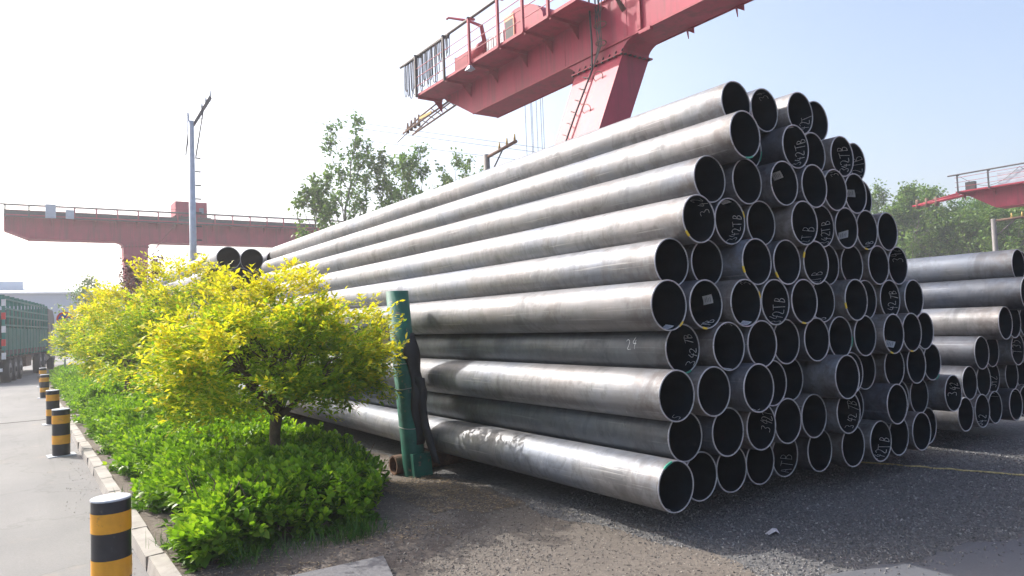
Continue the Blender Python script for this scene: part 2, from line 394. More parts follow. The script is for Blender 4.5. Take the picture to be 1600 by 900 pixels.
# dry litter (twigs and curled leaves) on the dirt by the post
LT = np.array([(-.5, 0, 0), (0, -.16, .05), (.5, 0, .02), (0, .16, .09)]); LF = [(0, 1, 2, 3)]
nl = 3200
P = np.column_stack([3.35+rng.random(nl)*1.05, 6.2+rng.random(nl)*2.1, np.zeros(nl)])
P[:600, 0] = 1.1+rng.random(600)*2.2; P[:600, 1] = 5.65+rng.random(600)*.7
P[:, 2] = np.maximum(np.maximum(gz(P[:, 0], P[:, 1]), 0), bz(P[:, 0], P[:, 1]))+.006+.02*rng.random(nl)
rz_ = rand_rot(nl); a = rng.random(nl)*6.28
rz_ = np.stack([np.stack([np.cos(a), -np.sin(a), a*0], -1), np.stack([np.sin(a), np.cos(a), a*0], -1), np.stack([a*0, a*0, a*0+1], -1)], 1)
lit = rng.random(nl)
me = scatter('dry_litter', LT, LF, P, rz_, np.column_stack([.03+.09*lit**3, .02+.03*(1-lit), .03+0*lit]))
tag(link('dry_litter', me, MT['litter']), 'dry twigs and dead leaves lying around the foot of the green post', 'litter', kind='stuff')

# planting bed soil
tag(link('planting_bed', height_sheet(1.0, 4.2, 5.2, 46, .08, .12, bz, 'planting_bed'), MT['soil']), kind='structure')

# kerb: separate stones
kerb = empty('kerb'); tag(kerb, kind='structure')
km = MB().hexa([(0, 0, 0), (.15, 0, 0), (.15, .985, 0), (0, .985, 0)], [(.0, 0, .12), (.135, 0, .13), (.135, .985, .13), (.0, .985, .12)]).mesh('kerb_stone')
km2 = MB().hexa([(0, 0, 0), (.15, 0, 0), (.15, .985, 0), (0, .985, 0)], [(.012, .01, .128), (.137, .01, .13), (.139, .97, .126), (.014, .98, .121)]).mesh('kerb_stone')
for k in (km, km2): k.materials.append(MT['kerb'])
for i in range(40):
    if 15 <= i <= 15: continue
    y = 4.65+i*1.0
    link('kerb_stone', (km, km2)[i % 2], None, kerb, (.87+.006*math.sin(i*2.3), y, .003), (0, 0, R(.25*math.sin(i*1.7))))
link('kerb_stone', km, None, kerb, (2.0, 19.75, .003), (0, 0, R(90)))
# near end of the bed turns the corner
for i in range(1):
    link('kerb_stone', km2, None, kerb, (.90, 3.68, .003), (0, 0, R(-3)))

# lying granite slab
sb = MB(); sb.hexa([(1.25, 4.9, 0), (2.28, 4.88, 0), (2.47, 5.52, 0), (1.45, 5.60, 0)], [(1.25, 4.9, .055), (2.28, 4.88, .06), (2.47, 5.52, .062), (1.45, 5.60, .055)])
tag(sb.build('stone_slab', MT['granite']), 'grey granite slab lying flat on the dirt in front of the hedge', 'slab')

# paper scrap, rope
sc_ = MB()
pts = [(-.09, -.03), (-.02, -.05), (.06, -.03), (.10, .03), (.03, .02), (-.04, .05)]
sc_.add([(x, y, .02+.025*math.sin(i*2.1)) for i, (x, y) in enumerate(pts)]+[(0, 0, .045)], [(i, (i+1) % 6, 6) for i in range(6)])
so_ = sc_.build('paper_scrap', MT['trash'], None, (5.36, 3.86, .022)); tag(so_, 'crumpled white paper scrap lying on the dark gravel', 'litter')
sm_ = so_.modifiers.new('thick', 'SOLIDIFY'); sm_.thickness = .004
rp = [(8.45+.02*math.sin(t*9)+.12*t, 5.3-t*.36, float(gz(np.array(8.6), np.array(4.)))+.014+.004*math.sin(t*7)) for t in np.linspace(0, 8, 40)]
tag(MB().tube(rp, .011, 6).build('straw_rope', MT['rope']), 'thin straw coloured rope stretched across the dark gravel', 'rope')

# ------------------------------------------------------------------ chalk strokes on the bore of a pipe
GL = {
 '3': [[(.05,.95),(.5,1),(.6,.75),(.3,.55),(.62,.35),(.5,.05),(.02,.08)]],
 '4': [[(.35,1),(.05,.42),(.65,.45)],[(.5,.75),(.42,-.05)]],
 '2': [[(.05,.8),(.3,1),(.6,.8),(.4,.4),(.0,.02),(.65,.08)]],
 'T': [[(.0,.95),(.7,1)],[(.38,.98),(.3,0)]],
 'B': [[(.12,0),(.15,1)],[(.15,1),(.55,.88),(.5,.58),(.15,.52)],[(.15,.52),(.62,.38),(.55,.05),(.1,0)]],
 '0': [[(.3,1),(.02,.5),(.3,0),(.6,.5),(.3,1)]], '5': [[(.6,1),(.15,.98),(.1,.55),(.5,.55),(.55,.15),(.05,.02)]],
 'L': [[(.15,1),(.1,.03),(.6,.05)]], 'A': [[(0,0),(.35,1),(.65,0)],[(.12,.4),(.55,.4)]], '9': [[(.55,.7),(.3,1),(.05,.75),(.3,.5),(.55,.72),(.45,0)]],
}
def smooth(pl, k=3):
    for _ in range(k-1):
        q = [pl[0]]
        for a, b in zip(pl, pl[1:]):
            q += [(a[0]*.75+b[0]*.25, a[1]*.75+b[1]*.25), (a[0]*.25+b[0]*.75, a[1]*.25+b[1]*.75)]
        q.append(pl[-1]); pl = q
    return pl
def bore_mark(parent, text, phi_c, rad, h=.115, pitch=.068, y0=.03, wdt=.0026, outside=False, seed=0):
    rn = random.Random(seed); mb = MB(); n = len(text); kk = rn.uniform(.78, 1.2); h *= kk; pitch *= rn.uniform(.85, 1.08); wdt *= rn.uniform(.75, 1.15); drift = rn.uniform(-.03, .03)
    for i, ch in enumerate(text):
        jx, jy = rn.uniform(-.010, .010), rn.uniform(-.014, .014)+drift*(i-(n-1)/2)*.5; sk = rn.uniform(-.3, .35); sz = rn.uniform(.85, 1.12)
        for st in GL[ch]:
            pl = [((p[0]+sk*p[1])*.082*sz+jx, p[1]*h*sz+jy) for p in smooth(st, 3 if len(st) > 3 else 2)]
            P = []
            for gx, gy in pl:
                s = (i-(n-1)/2)*pitch+gx-.025; a = phi_c+s/rad
                if outside: a = phi_c-gy/rad
                P.append((Vector((rad*math.cos(a), y0+gy if not outside else y0-s, rad*math.sin(a))), Vector((math.cos(a), 0, math.sin(a)))))
            vs = []
            for k, (p, nr) in enumerate(P):
                t = (P[min(k+1, len(P)-1)][0]-P[max(k-1, 0)][0]); t.normalize(); s_ = t.cross(nr); ww = wdt*rn.uniform(.7, 1.3)
                vs += [p+s_*ww, p-s_*ww]
            mb.add(vs, [(2*k, 2*k+1, 2*k+3, 2*k+2) for k in range(len(P)-1)])
    mb.build('chalk_writing', MT['chalk'], parent)
def bore_tag(parent, phi, y0, rad, wl=.085, dl=.115, skew=0.0):
    mb = MB(); vs = []
    for i in range(5):
        for j in range(2):
            a = phi+(i/4-.5)*wl/rad+skew*j; vs.append((rad*math.cos(a), y0+j*dl, rad*math.sin(a)))
    mb.add(vs, [(2*i, 2*i+1, 2*i+3, 2*i+2) for i in range(4)])
    t = mb.build('paper_tag', MT['paper'], parent); pr_ = MB(); r2 = rad-.002
    for q in range(4):
        yy = y0+dl*(.2+.17*q); a0 = phi-.3*wl/rad+skew*.5; a1 = phi+(.3-.12*(q % 2))*wl/rad+skew*.5
        pr_.add([(r2*math.cos(a), y, r2*math.sin(a)) for a, y in ((a0, yy), (a1, yy), (a1, yy+.006), (a0, yy+.006))], [(0, 1, 2, 3)])
    pr_.build('print_lines', MT['print'], t)
def rim_paint(parent, phi, ro, ri, mat, span=.28):
    mb = MB(); vs = []
    for i in range(7):
        a = phi+(i/6-.5)*span; vs += [((ro+.003)*math.cos(a), -.0045, (ro+.003)*math.sin(a)), ((ri-.002)*math.cos(a), -.0045, (ri-.002)*math.sin(a)), ((ro+.003)*math.cos(a), .008, (ro+.003)*math.sin(a))]
    fs = []
    for i in range(6): fs += [(3*i, 3*i+1, 3*i+4, 3*i+3), (3*i, 3*i+3, 3*i+5, 3*i+2)]
    mb.add(vs, fs).build('paint_mark', MT[mat], parent)

# ------------------------------------------------------------------ pipes
def pipe_mesh(ro, ri, L, seg=72):
    V = []; fo = []; fi = []; rows = [0, .004, L*.33, L*.66, L]
    for y in rows:
        for k in range(seg):
            a = 2*math.pi*k/seg; V.append((ro*math.cos(a), y, ro*math.sin(a)))
    nb = len(V)
    for y in rows:
        for k in range(seg):
            a = 2*math.pi*k/seg; V.append((ri*math.cos(a), y, ri*math.sin(a)))
    F_ = []; mi = []
    for r in range(len(rows)-1):
        for k in range(seg):
            k2 = (k+1) % seg
            F_.append((r*seg+k, r*seg+k2, (r+1)*seg+k2, (r+1)*seg+k)); mi.append(0)
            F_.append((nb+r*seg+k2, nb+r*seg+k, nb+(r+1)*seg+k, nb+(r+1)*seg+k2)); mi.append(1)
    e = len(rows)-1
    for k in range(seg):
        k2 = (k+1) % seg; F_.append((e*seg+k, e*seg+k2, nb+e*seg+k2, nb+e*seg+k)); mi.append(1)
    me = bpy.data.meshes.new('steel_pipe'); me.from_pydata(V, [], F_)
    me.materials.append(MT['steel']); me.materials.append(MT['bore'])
    me.polygons.foreach_set('material_index', mi); me.polygons.foreach_set('use_smooth', [True]*len(F_)); me.update()
    return me
def rim_mesh(ro, ri, seg=72):
    mb = MB(); vs = []
    prof = [(ro+.0008, .004), (ro+.0004, .000), (ro-.002, -.003), (ri+.002, -.003), (ri-.0005, .004)]
    for r, y in prof:
        for k in range(seg):
            a = 2*math.pi*k/seg; vs.append((r*math.cos(a), y, r*math.sin(a)))
    fs = []
    for q in range(len(prof)-1):
        for k in range(seg): fs.append((q*seg+k, (q+1)*seg+k, (q+1)*seg+(k+1) % seg, q*seg+(k+1) % seg))
    mb.add(vs, fs, True); me = mb.mesh('rim'); me.materials.append(MT['rim']); return me
ORD = ['first', 'second', 'third', 'fourth', 'fifth', 'sixth', 'seventh', 'eighth', 'ninth', 'tenth', 'eleventh', 'twelfth']
RO, RI = .2235, .2115
PM = [pipe_mesh(RO, RI, L) for L in (14.3, 14.6, 14.9, 15.1)]
RM = rim_mesh(RO, RI)
def put_pipe(x, y, z, me, rm, spin):
    """the pipe keeps its marks level; only the texture seed differs"""
    o = link('steel_pipe', me, None, None, (x, y, z), (0, 0, R(random.uniform(-.12, .12))))
    t = random.uniform(.72, 1.12); c_ = random.uniform(-.05, .05); o.color = (t*(1-c_), t, t*(1+c_), 1)
    if random.random() < .3: o.color = (.5*t, .54*t, .62*t, 1)
    link('rim', rm, None, o)
    return o
ROWS = {  # near end of every pipe, layer by layer from the ground
1: [4.28,4.39,4.40,4.41,4.44,4.33,4.22,4.16,4.19,4.15,4.29], 2: [4.35,4.24,4.21,4.23,4.23,4.12,4.33,4.07,4.27,4.26,4.07],
3: [4.22,4.19,4.05,4.22,4.33,3.98,4.19,4.29,4.19,4.16,4.19], 4: [4.33,4.18,4.15,4.20,4.15,4.16,4.14,4.06,4.08,4.15],
5: [4.26,4.23,4.14,4.14,4.12,4.20,4.09,4.23,4.19,4.14], 6: [4.41,4.38,4.16,4.14,4.11,4.26,4.24,4.18,4.19],
7: [4.26,4.27,4.25,4.07,4.16,4.15,4.17,4.17], 8: [4.30,4.22,4.12,4.08,4.12,4.15,4.33], 9: [4.05,4.36,4.12,4.21,4.15,4.26], 10: [4.30,4.30,4.19,4.29]}
OFF = {1: 0, 2: 1, 3: 0, 4: 1, 5: 0, 6: 1, 7: 2, 8: 3, 9: 4, 10: 5}
CH = {(10,1):('34',60),(10,2):('342T',-25),(9,2):('342TB',-8),(9,4):('342TB',-5),(9,5):('342TB',-20),(7,0):('342',45),(7,1):('342TB',-18),
 (7,3):('42TB',-45),(7,4):('342TB',-20),(7,6):('2TB',-55),(6,4):('42TB',-58),(6,8):('342',40),(5,1):('42TB',-70),(5,2):('35',70),(5,3):('342TB',-30),
 (5,5):('B',-60),(5,8):('342TB',-15),(4,0):('342TB',-5),(4,1):('34',75),(3,0):('5',-75),(3,2):('2',-80),(2,2):('342T',5),(2,5):('342TB',-15),
 (2,10):('342',10),(1,0):('0',-100),(1,4):('ATB',-40),(1,7):('342TB',-45),(1,9):('0',-95),(8,4):('34',70)}
TG = {(9,2):(95,.02),(8,2):(40,.13),(8,5):(10,.12),(7,1):(80,.03),(7,5):(-12,.10),(6,8):(85,.06),(5,0):(-72,.05),(5,1):(15,.09),(5,2):(-70,.03),(4,1):(-95,.0),(4,7):(-40,.08),(1,1):(85,.02)}
YP = {(7,1):20,(6,2):200,(6,3):215,(6,4):160,(5,0):-50,(5,1):-100,(5,2):20,(5,4):-100,(5,6):195,(4,8):-100,(4,7):-110,(7,0):220,(7,6):-100}
GP = {(1,0):115,(4,5):-15,(4,0):-80,(9,0):-80,(9,1):-20,(3,10):-60}
for lay, ys in ROWS.items():
    for i, y in enumerate(ys):
        x = 4.642+OFF[lay]*.225+i*.45; z = .474+(lay-1)*.39
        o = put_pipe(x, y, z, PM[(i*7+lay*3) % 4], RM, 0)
        k = (lay, i); bits = []
        if k in ((4, 0), (2, 0)): o.color = (.40, .45, .50, 1)   # blue-black mill scale, darkened to paint in the shade on recessed pipes
        elif i == 0: t = .83+.11*math.sin(lay*2.1); o.color = (t, t, t*1.01, 1)
        if k in CH: bore_mark(o, CH[k][0], R(CH[k][1]), RI-.0025, seed=lay*20+i); bits.append('chalk')
        if k in TG: bore_tag(o, R(TG[k][0]), TG[k][1], RI-.004, skew=.12 if (lay+i) % 2 else -.08); bits.append('tag')
        if k in YP: rim_paint(o, R(YP[k]), RO, RI, 'ypaint')
        if k in GP: rim_paint(o, R(GP[k]), RO, RI, 'gpaint', .5)
        if k == (4, 0): bore_mark(o, '24', R(182), RO+.002, outside=True, h=.1, y0=.42, seed=5)
        wl = {1: 'bottom', 10: 'top'}.get(lay, ORD[lay-1])
        what = {(): 'grey steel pipe', ('chalk',): 'chalk-marked steel pipe', ('tag',): 'paper-tagged steel pipe', ('chalk', 'tag'): 'chalked and tagged steel pipe'}[tuple(bits)]
        tag(o, f'{what}, {ORD[i]} from green post side, {wl} layer of tall pile', 'pipe', 'pipes in the tall pile')
# low pile beyond
S2 = [([4.30,4.28,4.30,4.21,4.25,4.3], 10.2), ([4.32,4.33,4.39,4.32,4.35,4.2], 10.425), ([4.24,4.29,4.14,4.2,4.3], 10.65), ([4.02,4.08,4.1,4.2], 10.875), ([3.82,4.05,4.0], 11.1), ([3.98,4.1], 11.325)]
PM2 = [pipe_mesh(RO, RI, L) for L in (11.4, 11.7)]
CH2 = {(0,1):('342',-50),(0,2):('T2',50),(0,3):('T',50),(1,2):('342',-25),(2,2):('T35',5),(1,4):('3',-60)}
for lay, (ys, x0) in enumerate(S2):
    for i, y in enumerate(ys):
        o = put_pipe(x0+.45*i, y, .5+.39*lay, PM2[(lay+i) % 2], RM, 0)
        if (lay, i) in CH2: bore_mark(o, CH2[(lay, i)][0], R(CH2[(lay, i)][1]), RI-.0025, seed=300+lay*9+i)
        wl = 'bottom' if lay == 0 else 'top' if lay == 5 else ORD[lay]
        tag(o, f'grey steel pipe, {ORD[i]} from the tall pile, {wl} layer of the lower pile beyond', 'pipe', 'pipes in the lower pile beyond')
# pile behind, wider pipes
PM3 = pipe_mesh(.315, .298, 12); RM3 = rim_mesh(.315, .298)
for lay in range(7):
    for i in range(4):
        y = 20.0+random.uniform(-.12, .2)
        if lay == 6 and i == 0: y = 19.85
        o = put_pipe((4.67 if lay % 2 == 0 else 4.34)+.69*i, y, .60+.553*lay, PM3, RM3, 0)
        wl = 'bottom' if lay == 0 else 'top' if lay == 6 else ORD[lay]
        tag(o, f'wide steel pipe, {ORD[i]} from the hedge, {wl} layer of pile behind golden trees', 'pipe', 'wide pipes in the pile behind')

# sleepers carrying the piles
def sleeper(x0, x1, y, r, label):
    n = 28; mb = MB(); vs = []
    for (rr, x) in ((r, x0), (r, x1), (r-.02, x1), (r-.02, x0)):
        for k in range(n):
            a = 2*math.pi*k/n; vs.append((x, rr*math.cos(a), r+rr*math.sin(a)))
    fs = [(q*n+k, q*n+(k+1) % n, ((q+1) % 4)*n+(k+1) % n, ((q+1) % 4)*n+k) for q in range(4) for k in range(n)]
    mb.add(vs, fs, False); o = mb.build('support_pipe', MT['rustp'], None, (0, y, 0)); tag(o, label, 'support pipe', 'rusty support pipes under the piles')
sleeper(4.03, 9.9, 8.62, .1245, 'rusty brown support pipe poking out beside the green post')
sleeper(4.2, 9.9, 15.4, .1245, 'rusty brown support pipe under the far half of the tall pile')
sleeper(9.95, 13.4, 8.0, .137, 'rusty brown support pipe under the near half of the lower pile')
sleeper(9.95, 13.4, 13.4, .137, 'rusty brown support pipe under the far half of the lower pile')
sleeper(4.1, 7.8, 22.5, .1425, 'rusty brown support pipe under the near half of the wide pipes')
sleeper(4.1, 7.8, 29.5, .1425, 'rusty brown support pipe under the far half of the wide pipes')

# ------------------------------------------------------------------ green post with rubber guard
post = empty('green_post', (4.24, 8.40, 0)); tag(post, 'leaning green steel post wrapped with black rubber against the tall pile', 'post')
lean = Vector((-.125, .12, 2.40)); base = Vector((0, 0, 0)); pr_ = .148
def on_post(t): return lean*t
mb = MB(); n = 32; vs = []
for t, rr in ((0, pr_), (1, pr_), (1, pr_-.012), (.86, pr_-.012)):
    c = on_post(t)
    for k in range(n):
        a = 2*math.pi*k/n; vs.append((c.x+rr*math.cos(a), c.y+rr*math.sin(a), c.z))
mb.add(vs, [(q*n+k, q*n+(k+1) % n, (q+1)*n+(k+1) % n, (q+1)*n+k) for q in range(3) for k in range(n)], True)
mb.build('tube', MT['green'], post)
for t in (.26, .47, .60, .655):
    c = on_post(t); pts = [c+Vector(((pr_+.006)*math.cos(a), (pr_+.006)*math.sin(a), .012*math.sin(a*2+t*9))) for a in np.linspace(0, 2*math.pi, 24, endpoint=False)]
    MB().tube(pts, .005, 5, closed=True).build('tie_wire', MT['wire'], post)
# rubber sheet: hangs on the pile side, uneven edge, thick
mb = MB(); vs = []; rows_ = 26; cols_ = 12
for i in range(rows_):
    t = .17+.60*i/(rows_-1); c = on_post(t)
    bul = .016+.105*math.sin(math.pi*i/(rows_-1))**.8*(.72+.28*math.sin(i*.62+1))
    a0 = R(-104+10*math.sin(i*.45+1)+7*math.sin(i*.21)); a1 = R(12)
    if i > rows_-5: a0 = a0+R(13*(i-(rows_-5)))
    for j in range(cols_):
        a = a0+(a1-a0)*j/(cols_-1); rr = pr_+bul*(.35+.65*math.sin(math.pi*j/(cols_-1)))
        vs.append((c.x+rr*math.cos(a), c.y+rr*math.sin(a), c.z))
mb.add(vs, [(i*cols_+j, i*cols_+j+1, (i+1)*cols_+j+1, (i+1)*cols_+j) for i in range(rows_-1) for j in range(cols_-1)], True)
ro_ = mb.build('rubber_guard', MT['rubber'], post); md = ro_.modifiers.new('thick', 'SOLIDIFY'); md.thickness = .014
# loose flap swinging off below
mb = MB(); vs = []
for i in range(12):
    t = i/11; z = 1.28-1.08*t; wd = .10-.045*t+.01*math.sin(i)
    cx = .02+.10*t**2.2; cy = -.15-.03*math.sin(t*3)-.22*t**3
    vs += [(cx-wd*.45, cy+.03, z), (cx+wd*.55, cy-.05, z-.02)]
mb.add(vs, [(2*i, 2*i+1, 2*i+3, 2*i+2) for i in range(11)], True)
fo_ = mb.build('rubber_flap', MT['rubber'], post); md = fo_.modifiers.new('thick', 'SOLIDIFY'); md.thickness = .012
bp = MB(); bp.prism([(-.12, -.05, .3), (.14, -.05, .3), (.16, -.05, 0), (-.10, -.05, 0)], (0, -.13, 0))
bp.build('base_bracket', MT['green'], post)

# ------------------------------------------------------------------ bollards
bpts = [(.56, 6.02), (.60, 14.1), (.67, 19.4), (.75, 28.2), (.87, 34.8)]
def bollard_parts():
    r = .13; hgt = .77; seg = 36
    def ring(z0, z1, r_):
        mb = MB(); vs = [(r_*math.cos(2*math.pi*k/seg), r_*math.sin(2*math.pi*k/seg), z) for z in (z0, z1) for k in range(seg)]
        return mb.add(vs, [(k, (k+1) % seg, seg+(k+1) % seg, seg+k) for k in range(seg)], True)
    tube = ring(.012, hgt-.004, r).mesh('tube'); tube.materials.append(MT['bblack'])
    bands = []
    for z0, z1 in ((.20, .345), (.535, .675)):
        b = ring(z0, z1, r+.0025); vs = len(b.v)
        me = b.mesh('reflective_band'); me.materials.append(MT['byellow']); bands.append(me)
    cp = MB(); vs = []
    for rr, z in ((r+.003, hgt-.012), (r+.002, hgt), (r-.006, hgt+.004)):
        vs += [(rr*math.cos(2*math.pi*k/seg), rr*math.sin(2*math.pi*k/seg), z) for k in range(seg)]
    cp.add(vs, [(q*seg+k, q*seg+(k+1) % seg, (q+1)*seg+(k+1) % seg, (q+1)*seg+k) for q in range(2) for k in range(seg)]+[tuple(2*seg+k for k in range(seg))])
    cap = cp.mesh('cap'); cap.materials.append(MT['btop'])
    pl = MB().box((-.2, -.17, 0), (.2, .17, .014)).mesh('base_plate'); pl.materials.append(MT['btop'])
    return tube, bands, cap, pl
tube_, bands_, cap_, plate_ = bollard_parts()
for i, (x, y) in enumerate(bpts):
    o = empty('bollard', (x, y, .004), R(random.uniform(-8, 8)))
    link('tube', tube_, None, o); link('cap', cap_, None, o); link('base_plate', plate_, None, o)
    for b in bands_: link('reflective_band', b, None, o)
    tag(o, f'black and yellow banded bollard by the kerb, {ORD[i]} from the granite slab', 'bollard', 'bollards along the kerb')

# ------------------------------------------------------------------ hedges
LEAF8 = np.array([(0,0,0),(-.24,.30,.07),(-.21,.68,.06),(0,1,-.06),(.21,.68,.06),(.24,.30,.07),(0,.3,0),(0,.68,0)], float)
LEAF8F = [(0,6,1),(0,5,6),(1,6,7),(1,7,2),(6,5,4),(6,4,7),(2,7,3),(7,4,3)]
LEAF4 = np.array([(0,0,0),(-.25,.5,.06),(0,.5,0),(.25,.5,.06),(0,1,-.05)], float); LEAF4F = [(0,2,1),(0,3,2),(1,2,4),(2,3,4)]
LEAFQ = np.array([(0,0,0),(-.34,.5,.05),(0,1,0),(.34,.5,.05)], float); LEAFQF = [(0,2,1),(0,3,2)]

def hedge(name, label, x0, x1, y0, y1, hgt, nspr, leafL, T, TF, cut=None):
    def top(X, Y):
        e = np.minimum(np.minimum(X-x0, x1-X)/.45, np.minimum(Y-y0, y1-Y)/.45)
        e = np.clip(e, 0, 1); prof = np.sqrt(1-(1-e)**2)
        return hgt*(.35+.65*prof)*(.92+.16*wob(X, Y, 1.5)+.07*wob(X, Y, 4.3))
    X = x0+(x1-x0)*rng.random(nspr); Y = y0+(y1-y0)*rng.random(nspr)**1.25
    # uneven outline
    X = X+.12*np.sin(Y*2.7)*np.where(X < (x0+x1)/2, 1, -1)+.05*rng.normal(size=nspr); Y = Y+.10*np.sin(X*4)+.04*rng.normal(size=nspr)
    Zt = top(np.clip(X, x0+.02, x1-.02), np.clip(Y, y0+.02, y1-.02))
    edge = np.minimum(np.minimum(X-x0, x1-X), np.minimum(Y-y0, y1-Y))
    if cut is not None: edge = np.where(cut(X+.4, Y-.2), edge, 0.); Zt = np.where(cut(X+.25, Y), Zt, Zt*.85)
    low = (rng.random(nspr) < np.where(edge < .35, .62, .16))
    Z = np.where(low, Zt*(.12+.8*rng.random(nspr)), Zt*(.86+.14*rng.random(nspr)))
    outx = np.clip((X-(x0+x1)/2)/((x1-x0)/2), -1, 1)**3; outy = np.clip((Y-(y0+y1)/2)/((y1-y0)/2), -1, 1)**15
    D_ = np.column_stack([outx*1.1+.35*rng.normal(size=nspr), outy*1.1+.35*rng.normal(size=nspr), np.where(low, .5, 1.3)+.2*rng.normal(size=nspr)])
    D_ /= np.linalg.norm(D_, axis=1)[:, None]
    per = 11; stl = .13+.07*rng.random(nspr)
    Pp = []; Dd = []; Ss = []; base = np.column_stack([X, Y, Z])
    for k in range(per):
        f = (k+.5)/per; p = base-D_*(stl*(1-f))[:, None]
        ph = k*1.9+rng.random(nspr)*.9
        a = np.cross(D_, np.array([.3, .2, .9])); a /= np.linalg.norm(a, axis=1)[:, None]; b = np.cross(D_, a)
        side = a*np.cos(ph)[:, None]+b*np.sin(ph)[:, None]
        d = side*(1.0-.55*f)+D_*(.35+.75*f)
        Pp.append(p); Dd.append(d); Ss.append(leafL*(.55+.55*rng.random(nspr))*(1.15-.45*f))
    P = np.concatenate(Pp); Dv = np.concatenate(Dd); S = np.concatenate(Ss)
    P[:, 2] = np.maximum(P[:, 2], .09)
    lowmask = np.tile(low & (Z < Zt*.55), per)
    if cut is not None:
        kp = np.tile(cut(X, Y), per); P = P[kp]; Dv = Dv[kp]; S = S[kp]; lowmask = lowmask[kp]
    root = empty(name, ((x0+x1)/2, (y0+y1)/2, .05)); tag(root, label, 'hedge', 'clipped green hedges in the planting bed')
    off = np.array([(x0+x1)/2, (y0+y1)/2, .05])
    for nm, mk, mt in (('foliage', ~lowmask, 'hedge'), ('low_foliage', lowmask, 'hedgelow')):
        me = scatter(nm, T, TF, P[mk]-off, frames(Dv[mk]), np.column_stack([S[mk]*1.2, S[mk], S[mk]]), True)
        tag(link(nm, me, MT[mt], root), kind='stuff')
    sm = MB(); rs = random.Random(3)
    for q in range(int((x1-x0)*(y1-y0)*9)):
        x = rs.uniform(x0+.15, x1-.15); y = rs.uniform(y0+.15, y1-.15)
        if cut is not None and not cut(np.array(x+.2), np.array(y)): continue
        sm.tube([(x-off[0], y-off[1], 0), (x-off[0]+rs.uniform(-.08, .08), y-off[1]+rs.uniform(-.08, .08), .3), (x-off[0]+rs.uniform(-.15, .15), y-off[1]+rs.uniform(-.15, .15), hgt*.85)], [.012, .009, .004], 4)
    tag(sm.build('stems', MT['bark'], root), kind='stuff')
hedge('hedge', 'clipped bright green leafy hedge under the golden tree next to the green post', 1.17, 3.55, 6.15, 18.9, .70, 7900, .105, LEAF8, LEAF8F, lambda X, Y: X < 2.62+(Y-6.15)*.55+.08*np.sin(Y*7))
hedge('hedge', 'farther bright green clipped hedge beyond the gap, beside the last bollards', 1.18, 3.6, 20.6, 40.0, .72, 4800, .12, LEAF4, LEAF4F)
# a few wild shoots and grass at the hedge foot
gb = np.array([(-.06, 0, 0), (.06, 0, 0), (.02, .5, .12), (.0, 1, .45)]); gf = [(0, 1, 2), (0, 2, 3)]
spots = [(1.55, 6.02, 90), (2.35, 6.0, 200), (2.55, 6.05, 120), (2.0, 6.0, 60), (1.14, 6.9, 60), (1.12, 9.2, 30)]
P = []; Dv = []
for x, y, c in spots:
    P.append(np.column_stack([x+.12*rng.normal(size=c), y+.07*rng.normal(size=c), np.full(c, .07)]))
    dd = rng.normal(size=(c, 3))*.45; dd[:, 2] = 1; Dv.append(dd)
P = np.concatenate(P); Dv = np.concatenate(Dv)
me = scatter('grass', gb*np.array([.12, 1, .3]), gf, P, frames(Dv), .10+.16*rng.random(len(P)))
tag(link('grass', me, MT['grass']), 'tufts of dark grass at the foot of the near hedge', 'grass', kind='stuff')

